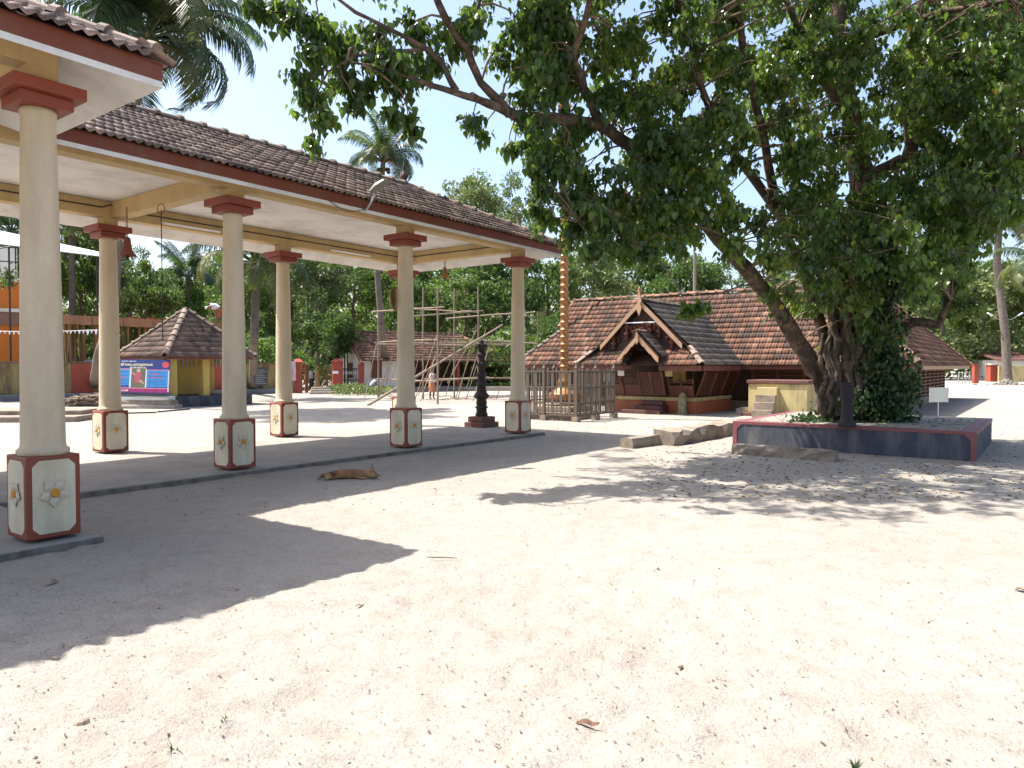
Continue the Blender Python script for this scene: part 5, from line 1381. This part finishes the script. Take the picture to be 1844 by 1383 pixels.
rw, L4 = wallrun('boundary_wall', (52.8, 79), (92, 75), 1.75, .25, YELLOW2, 'pale yellow boundary wall at the right edge of the yard')
rb_ = empty('red_roofed_shed', (57, 84, 0), 0, 'low shed with a rusty red roof behind the yellow boundary wall', 'shed')
MB().box(-1, 14, 0, 5, 0, 2.4).build('shed_wall', WHITEW, rb_); 
MB().hexa([(-1.4,-.5,2.35),(14,-.5,2.35),(14,5.5,3.7),(-1.4,5.5,3.7)], [(-1.4,-.5,2.45),(14,-.5,2.45),(14,5.5,3.8),(-1.4,5.5,3.8)]).build('shed_roof', DARKRED, rb_)
for i_, (u0, u1, vb) in enumerate(((1752,1760,690),(1779,1792,687))):
    a = gnd(u0, vb); b = gnd(u1, vb); w_ = (b-a).length
    gp2 = empty('boundary_gate_post', (a+b)/2, 0, ['slim red gate post just right of the temple side wall', 'thicker red gate post next to the yellow boundary wall'][i_], 'gate post')
    MB().box(-w_/2, w_/2, -w_/2, w_/2, -.05, 1.75).build('post_shaft', GATERED, gp2, bevel=.02); MB().box(-w_*.6, w_*.6, -w_*.6, w_*.6, 1.753, 1.85).build('post_cap', GATERED, gp2)
rf = empty('rail_fence', gnd(1726, 690), 0, 'low pale rail fence between temple wall and red gate post', 'fence')
for k in range(4): MB().box(.3*k*1.2, .3*k*1.2+.06, 0, .06, -.05, 1.1).build('fence_post', GALV, rf)
for z in (.5, 1.0): MB().box(0, 1.2, .062, .1, z, z+.05).build('rail', GALV, rf)
rb2 = MB(); 
for k in range(160):
    a = rnd.random()*2*PI; r = abs(rnd.gauss(0, .9)); s_ = rnd.uniform(.06, .2)
    c_ = Vector((r*math.cos(a), r*math.sin(a)*.6, max(0, .5-.4*r)*rnd.random()))
    rb2.hexa([c_+Vector((rnd.uniform(.6,1)*s_*x, rnd.uniform(.6,1)*s_*y, -s_*.5)) for x, y in ((-1,-1),(1,-1),(1,1),(-1,1))], [c_+Vector((rnd.uniform(.4,1)*s_*x, rnd.uniform(.4,1)*s_*y, s_*.5)) for x, y in ((-1,-1),(1,-1),(1,1),(-1,1))])
tag(rb2.build('rubble_heap', RUBBLE, loc=gnd(1812, 693)), 'heap of grey rubble at the foot of the right hand palm', 'rubble', kind='stuff')
wt = empty('water_tank', at(612, 585, 47.9), 0, 'black plastic water tank half hidden in the trees above the gate', 'water tank')
MB().lathe([(.46,-.5),(.5,-.45),(.5,-.2),(.48,-.18),(.5,-.15),(.5,.15),(.47,.18),(.5,.22),(.48,.4),(.25,.52),(.25,.6),(.02,.62)], 20).build('tank_body', BLACKM, wt)
wb = wt.location
for sx in (-.4,.4):
    for sy in (-.4,.4): MB().tube([(sx,sy,-wb.z),(sx,sy,-.5)], .04, 6).build('stand_leg', IRON, wt)

# ------------------------------------------------------------------ people
def person(loc, joints, radii, edges, label, cloth, skinm=SKIN, rz=0, s=1.0):
    t = empty('person', loc, rz, label, 'person')
    me = bpy.data.meshes.new('body'); me.from_pydata([tuple(Vector(j)*s) for j in joints], edges, []); me.materials.append(skinm)
    o = link('body', me, t)
    sk = o.modifiers.new('skin', 'SKIN'); sb = o.modifiers.new('sub', 'SUBSURF'); sb.levels = 1; sb.render_levels = 2
    for i, r in enumerate(radii):
        me.skin_vertices[0].data[i].radius = (r*s, r*s); me.skin_vertices[0].data[i].use_root = (i == 0)
    for nm, prof, M, mt in cloth:
        mb = MB(); mb.tube([Vector(q[:3])*s for q in prof], [q[3]*s for q in prof], 14, jit=.10); mb.build(nm, mt, t)
    return t
E = [(0,1),(1,2),(2,3),(3,4),(2,5),(5,6),(6,7),(2,8),(8,9),(9,10),(0,11),(11,12),(12,13),(13,14),(0,15),(15,16),(16,17),(17,18)]
Rr = [.13,.12,.11,.055,.095,.065,.045,.035,.065,.045,.035,.085,.06,.045,.04,.085,.06,.045,.04]
def stand(lean=0, arm=0):
    return [(0,0,.92),(0,-lean*.3,1.12),(0,-lean*.7,1.34),(0,-lean*.8,1.46),(0,-lean,1.60),(.19,-lean*.7,1.34),(.25,-.05-lean,1.08),(.20,-.25-arm,.98),(-.19,-lean*.7,1.34),(-.25,-.05-lean,1.08),(-.2,-.25-arm,.98),
            (.10,0,.86),(.11,-.02,.48),(.12,.03,.08),(.13,-.12,.04),(-.10,0,.86),(-.11,-.02,.48),(-.12,.03,.08),(-.13,-.12,.04)]
if True:
    q = stand(.08, .0)
    person(gnd(778,719.5), q, Rr, E, 'man in a pale shirt and folded orange lungi walking inside the scaffold', [
        ('shirt', [(0,0,.90,.17),(0,-.03,1.1,.165),(0,-.06,1.34,.19),(0,-.07,1.43,.10)], None, CLOTHP), ('lungi', [(0,0,.98,.165),(0,0,.7,.19),(0,0,.42,.18)], None, CLOTHO), ('hair', [(0,-.08,1.58,.08),(0,-.07,1.66,.10),(0,-.07,1.71,.05)], None, HAIR)], rz=2.6, s=.92)
    person(gnd(561,703), stand(0), Rr, E, 'person in checked shirt and dark trousers standing in the gateway', [
        ('shirt', [(0,0,.86,.18),(0,0,1.1,.17),(0,0,1.34,.2),(0,0,1.43,.1)], None, CLOTHB), ('trousers', [(0,0,.95,.16),(0,0,.6,.17),(0,0,.1,.14)], None, CLOTHD), ('hair', [(0,0,1.58,.08),(0,0,1.66,.10),(0,0,1.71,.05)], None, HAIR)], rz=.3, s=.97)
    cr = [(0,0,.42),(0,-.12,.58),(0,-.28,.72),(0,-.36,.78),(0,-.48,.80),(.18,-.26,.70),(.22,-.36,.48),(.12,-.52,.30),(-.18,-.26,.70),(-.22,-.36,.48),(-.12,-.52,.30),(.12,-.05,.38),(.16,-.38,.42),(.14,-.2,.08),(.14,-.34,.04),(-.12,-.05,.38),(-.16,-.38,.42),(-.14,-.2,.08),(-.14,-.34,.04)]
    person(gnd(670,708), cr, Rr, E, 'person in purple and blue clothes crouching at the left foot of the scaffold', [
        ('blouse', [(0,.0,.44,.2),(0,-.14,.6,.2),(0,-.3,.74,.17)], None, CLOTHB), ('skirt', [(0,.05,.10,.24),(0,-.05,.3,.26),(0,-.08,.5,.2)], None, paint('purple_cloth', (.16,.06,.14), (.3,.2,.3), .5, .8, 8)), ('headcloth', [(0,-.48,.78,.1),(0,-.5,.86,.11),(0,-.48,.93,.05)], None, CLOTHW)], rz=1.4, s=1.0)
    be = [(0,0,.86),(0,-.16,.98),(0,-.4,1.0),(0,-.5,.96),(0,-.62,.88),(.18,-.4,.98),(.2,-.45,.7),(.12,-.5,.42),(-.18,-.4,.98),(-.2,-.45,.7),(-.12,-.5,.42),(.12,0,.8),(.14,-.06,.45),(.14,.04,.08),(.14,-.1,.04),(-.12,0,.8),(-.14,-.06,.45),(-.14,.04,.08),(-.14,-.1,.04)]
    wl = at(392, 581, 44); 
    person(Vector((wl.x, wl.y, 4.3)), be, Rr, E, 'worker in white shirt and red lungi bending over on the raised shuttering', [
        ('shirt', [(0,.05,.86,.18),(0,-.16,1.0,.2),(0,-.42,1.0,.19)], None, CLOTHW), ('lungi', [(0,.03,.92,.18),(0,.02,.6,.2),(0,.02,.34,.19)], None, CLOTHR), ('headcloth', [(0,-.6,.86,.1),(0,-.66,.9,.11),(0,-.7,.92,.05)], None, CLOTHW)], rz=-1.2, s=.98)
# ------------------------------------------------------------------ the sleeping dog
_dp = gnd(629, 861); _dp.z = ground_z(_dp.x, _dp.y)
dg = empty('dog', _dp, math.radians(4), 'tan dog lying asleep in the shade beside the pavilion floor', 'dog')
J = [(-.02,.02,.068),(-.16,.03,.066),(-.30,.03,.078),(.11,.0,.070),(.21,-.01,.066),(.29,-.02,.066),(.355,-.04,.068),(.405,-.055,.05),(.432,-.065,.045),
     (-.31,-.04,.05),(-.24,-.09,.035),(-.33,-.10,.025),(-.27,-.12,.02),
     (-.30,.08,.05),(-.20,.13,.04),(-.30,.17,.025),
     (.10,-.05,.045),(.13,-.09,.028),(.22,-.11,.022),(.28,-.11,.018),
     (.10,.06,.05),(.16,.10,.03),(.26,.08,.02),
     (-.37,.03,.05),(-.43,-.02,.03),(-.44,-.12,.018)]
RD = [.074,.072,.085,.076,.070,.058,.066,.042,.032, .055,.030,.018,.018, .05,.028,.018, .04,.024,.018,.018, .04,.024,.018, .03,.018,.012]
ED = [(0,1),(1,2),(0,3),(3,4),(4,5),(5,6),(6,7),(7,8),(2,9),(9,10),(10,11),(11,12),(2,13),(13,14),(14,15),(3,16),(16,17),(17,18),(18,19),(3,20),(20,21),(21,22),(2,23),(23,24),(24,25)]
me = bpy.data.meshes.new('body'); me.from_pydata(J, ED, []); me.materials.append(FUR)
o = link('body', me, dg); o.modifiers.new('skin', 'SKIN'); sb = o.modifiers.new('sub', 'SUBSURF'); sb.levels = 2; sb.render_levels = 2
for i, r in enumerate(RD): me.skin_vertices[0].data[i].radius = (r, r); me.skin_vertices[0].data[i].use_root = (i == 0)
for (y, tilt) in ((-.005, .15), (-.085, -.35)):
    mb = MB(); mb.add([(-.036,0,0),(.034,0,0),(.0,.0,.125),(0,-.022,.03),(0,.014,.03)], [(0,1,3),(1,2,3),(2,0,3),(1,0,4),(2,1,4),(0,2,4)])
    mb.build('ear', FUR, dg, mtx=Matrix.Translation((.335, y, .108 if y > -.05 else .10)) @ Matrix.Rotation(tilt, 4, 'X'))
MB().lathe([(.003,-.01),(.012,-.005),(.013,.004),(.004,.01)], 10, M=Matrix.Translation((.462,-.07,.052))).build('nose', BLACKM, dg)
for y in (-.10, -.005): MB().lathe([(.002,-.006),(.007,0),(.002,.006)], 8, M=Matrix.Translation((.395,y,.09))).build('eye', BLACKM, dg)

# ------------------------------------------------------------------ leaf litter, pebbles, small finds
def flat_leaf(s): 
    a = rnd.random()*6.28; c_, n_ = math.cos(a), math.sin(a); k = rnd.uniform(.25,.5)
    return [(x*c_-y*n_, x*n_+y*c_, z) for x, y, z in ((-s,0,.004),(0,-s*k,.012+s*.1),(s,0,.006),(0,s*k,.012))]
lt = MB(); ly = MB(); pb = MB()
for k in range(6500):
    d = 2.5+22*rnd.random()**1.6; x = rnd.uniform(-.75,.75)*d
    s_ = rnd.uniform(.004,.013)*(1 if d < 8 else 1.6)
    g0_ = ground_z(x, d); lt.add([(x+a, d+b, g0_+c_*.8-.001) for a, b, c_ in flat_leaf(s_)], [(0,1,2,3)])
for k in range(1500):
    q = gnd(rnd.uniform(1150, 1860), rnd.uniform(765, 900)); (ly if rnd.random() < .25 else lt).add([(q.x+a, q.y+b, ground_z(q.x, q.y)+c_) for a, b, c_ in flat_leaf(rnd.uniform(.02,.045))], [(0,1,2,3)])
for k in range(260):
    q = gnd(rnd.uniform(960, 1340), rnd.uniform(748, 790)); ly.add([(q.x+a, q.y+b, ground_z(q.x, q.y)+c_) for a, b, c_ in flat_leaf(rnd.uniform(.03,.055))], [(0,1,2,3)])
for k in range(240):
    x = rnd.uniform(.3, 4.0); y = rnd.uniform(-1.9, 1.9); q = W(15+x, 3.2+y, .512); (ly if rnd.random() < .3 else lt).add([(q.x+a, q.y+b, q.z+c_) for a, b, c_ in flat_leaf(.045)], [(0,1,2,3)])
for k in range(500):
    d = 2.8+9*rnd.random()**1.4; x = rnd.uniform(-.75,.75)*d; s_ = rnd.uniform(.003,.009)
    pb.lathe([(s_*.5,-s_*.3),(s_,s_*.1),(s_*.5,s_*.6)], 5, M=Matrix.Translation((x, d, ground_z(x, d))))
tag(lt.build('leaf_litter', LITTER), 'scattered small dry leaves and bits over the sand', 'leaf litter', kind='stuff')
tag(ly.build('yellow_leaf_litter', LITTERY), 'fallen yellow leaves under the fig tree and by the temple', 'leaf litter', kind='stuff')
tag(pb.build('grit', RUBBLE), 'tiny pebbles strewn on the near sand', 'grit', kind='stuff')
def find_leaf(u, v, L, label, mt=LITTER, rz=0):
    p_ = gnd(u, v); p_.z = ground_z(p_.x, p_.y)-.006; mb = MB(); vs = []
    for i in range(7):
        t = i/6; w_ = .22*L*math.sin(PI*t)**.7; z = .01+.16*L*abs(math.sin(t*4.2))
        vs += [(L*(t-.5), -w_, z+.05*L), (L*(t-.5), 0, z), (L*(t-.5), w_, z+.07*L)]
    fs = [(i*3+k, i*3+3+k, i*3+4+k, i*3+1+k) for i in range(6) for k in range(2)]
    mb.add(vs, fs); o = mb.build('dry_leaf', mt, loc=p_); o.rotation_euler = (0, 0, rz); tag(o, label, 'leaf')
find_leaf(1058, 1304, .11, 'curled dry brown leaf on the sunlit sand, the largest one near the bottom', rz=-.1)
find_leaf(1226, 1202, .05, 'small dry leaf on the bright sand right of the middle', rz=.9)
find_leaf(648, 1098, .06, 'reddish dry leaf on the sand below the shadow point', rz=.4)
find_leaf(428, 1060, .05, 'brown leaf lying inside the big roof shadow', rz=.2)
find_leaf(343, 864, .07, 'magenta petal on the shaded sand by the pavilion floor', paint('magenta_petal', (.5,.02,.22), (.4,.02,.2), .2, .6), .3)
find_leaf(1185, 1025, .05, 'dry leaf alone on the glaring sand at mid right', rz=1.2)
find_leaf(1839, 1064, .09, 'dry leaf at the right edge of the bright sand', rz=.0)
def stone(u, v, s, label, mt=GRANITE):
    p_ = gnd(u, v); p_.z = ground_z(p_.x, p_.y); mb = MB(); vs = []
    for (r_, z) in ((.9,-.1),(1,.2),(.7,.55),(.2,.7)):
        for k in range(7): a = 2*PI*k/7; rr = s*r_*rnd.uniform(.75,1.15); vs.append((rr*math.cos(a), rr*math.sin(a), s*z))
    fs = [(i*7+k, i*7+(k+1) % 7, (i+1)*7+(k+1) % 7, (i+1)*7+k) for i in range(3) for k in range(7)]+[tuple(21+k for k in range(7))]
    mb.add(vs, fs); tag(mb.build('stone', mt, loc=p_), label, 'stone')
stone(501, 1282, .022, 'grey pebble on the sunlit sand, nearest the bottom middle')
stone(148, 1317, .035, 'flat grey stone on the sunlit sand at lower left')
stone(90, 1050, .055, 'low brown stone in the roof shadow at left')
stone(100, 1183, .025, 'dark pebble at the edge of the big shadow')
tw_ = [gnd(769,1005)+Vector((0,0,.01)), gnd(785,1008)+Vector((0,0,.02)), gnd(800,1006)+Vector((0,0,.012)), gnd(823,1007)+Vector((0,0,.01))]
tag(MB().tube(tw_, [.004,.006,.005,.003], 6).build('twig', BARK), 'thin dark twig lying on the sand past the tip of the shadow', 'twig')
def tuft(u, v, h, label, n_=14):
    p_ = gnd(u, v); p_.z = ground_z(p_.x, p_.y); mb = MB()
    for k in range(n_):
        a = rnd.random()*6.28; l_ = rnd.uniform(.3,1)*h; b_ = Vector((rnd.gauss(0,.006), rnd.gauss(0,.006), -.01)); d = Vector((math.cos(a)*.6, math.sin(a)*.6, 1))
        m_ = b_+d*l_*.5; e = b_+d*l_+Vector((math.cos(a)*l_*.4, math.sin(a)*l_*.4, -.1*l_)); w_ = Vector((-math.sin(a), math.cos(a), 0))*.0025
        mb.add([b_-w_, b_+w_, m_+w_, e, m_-w_], [(0,1,2,4),(4,2,3)])
    tag(mb.build('grass_tuft', LEAF_C, loc=p_), label, 'grass')
tuft(313, 1360, .06, 'sparse grass tuft on the sand at the bottom left'); tuft(404, 1308, .045, 'thin grass blades on the sand above the bottom tuft', 8); tuft(1541, 1381, .05, 'bright green sprout at the bottom right edge', 40)
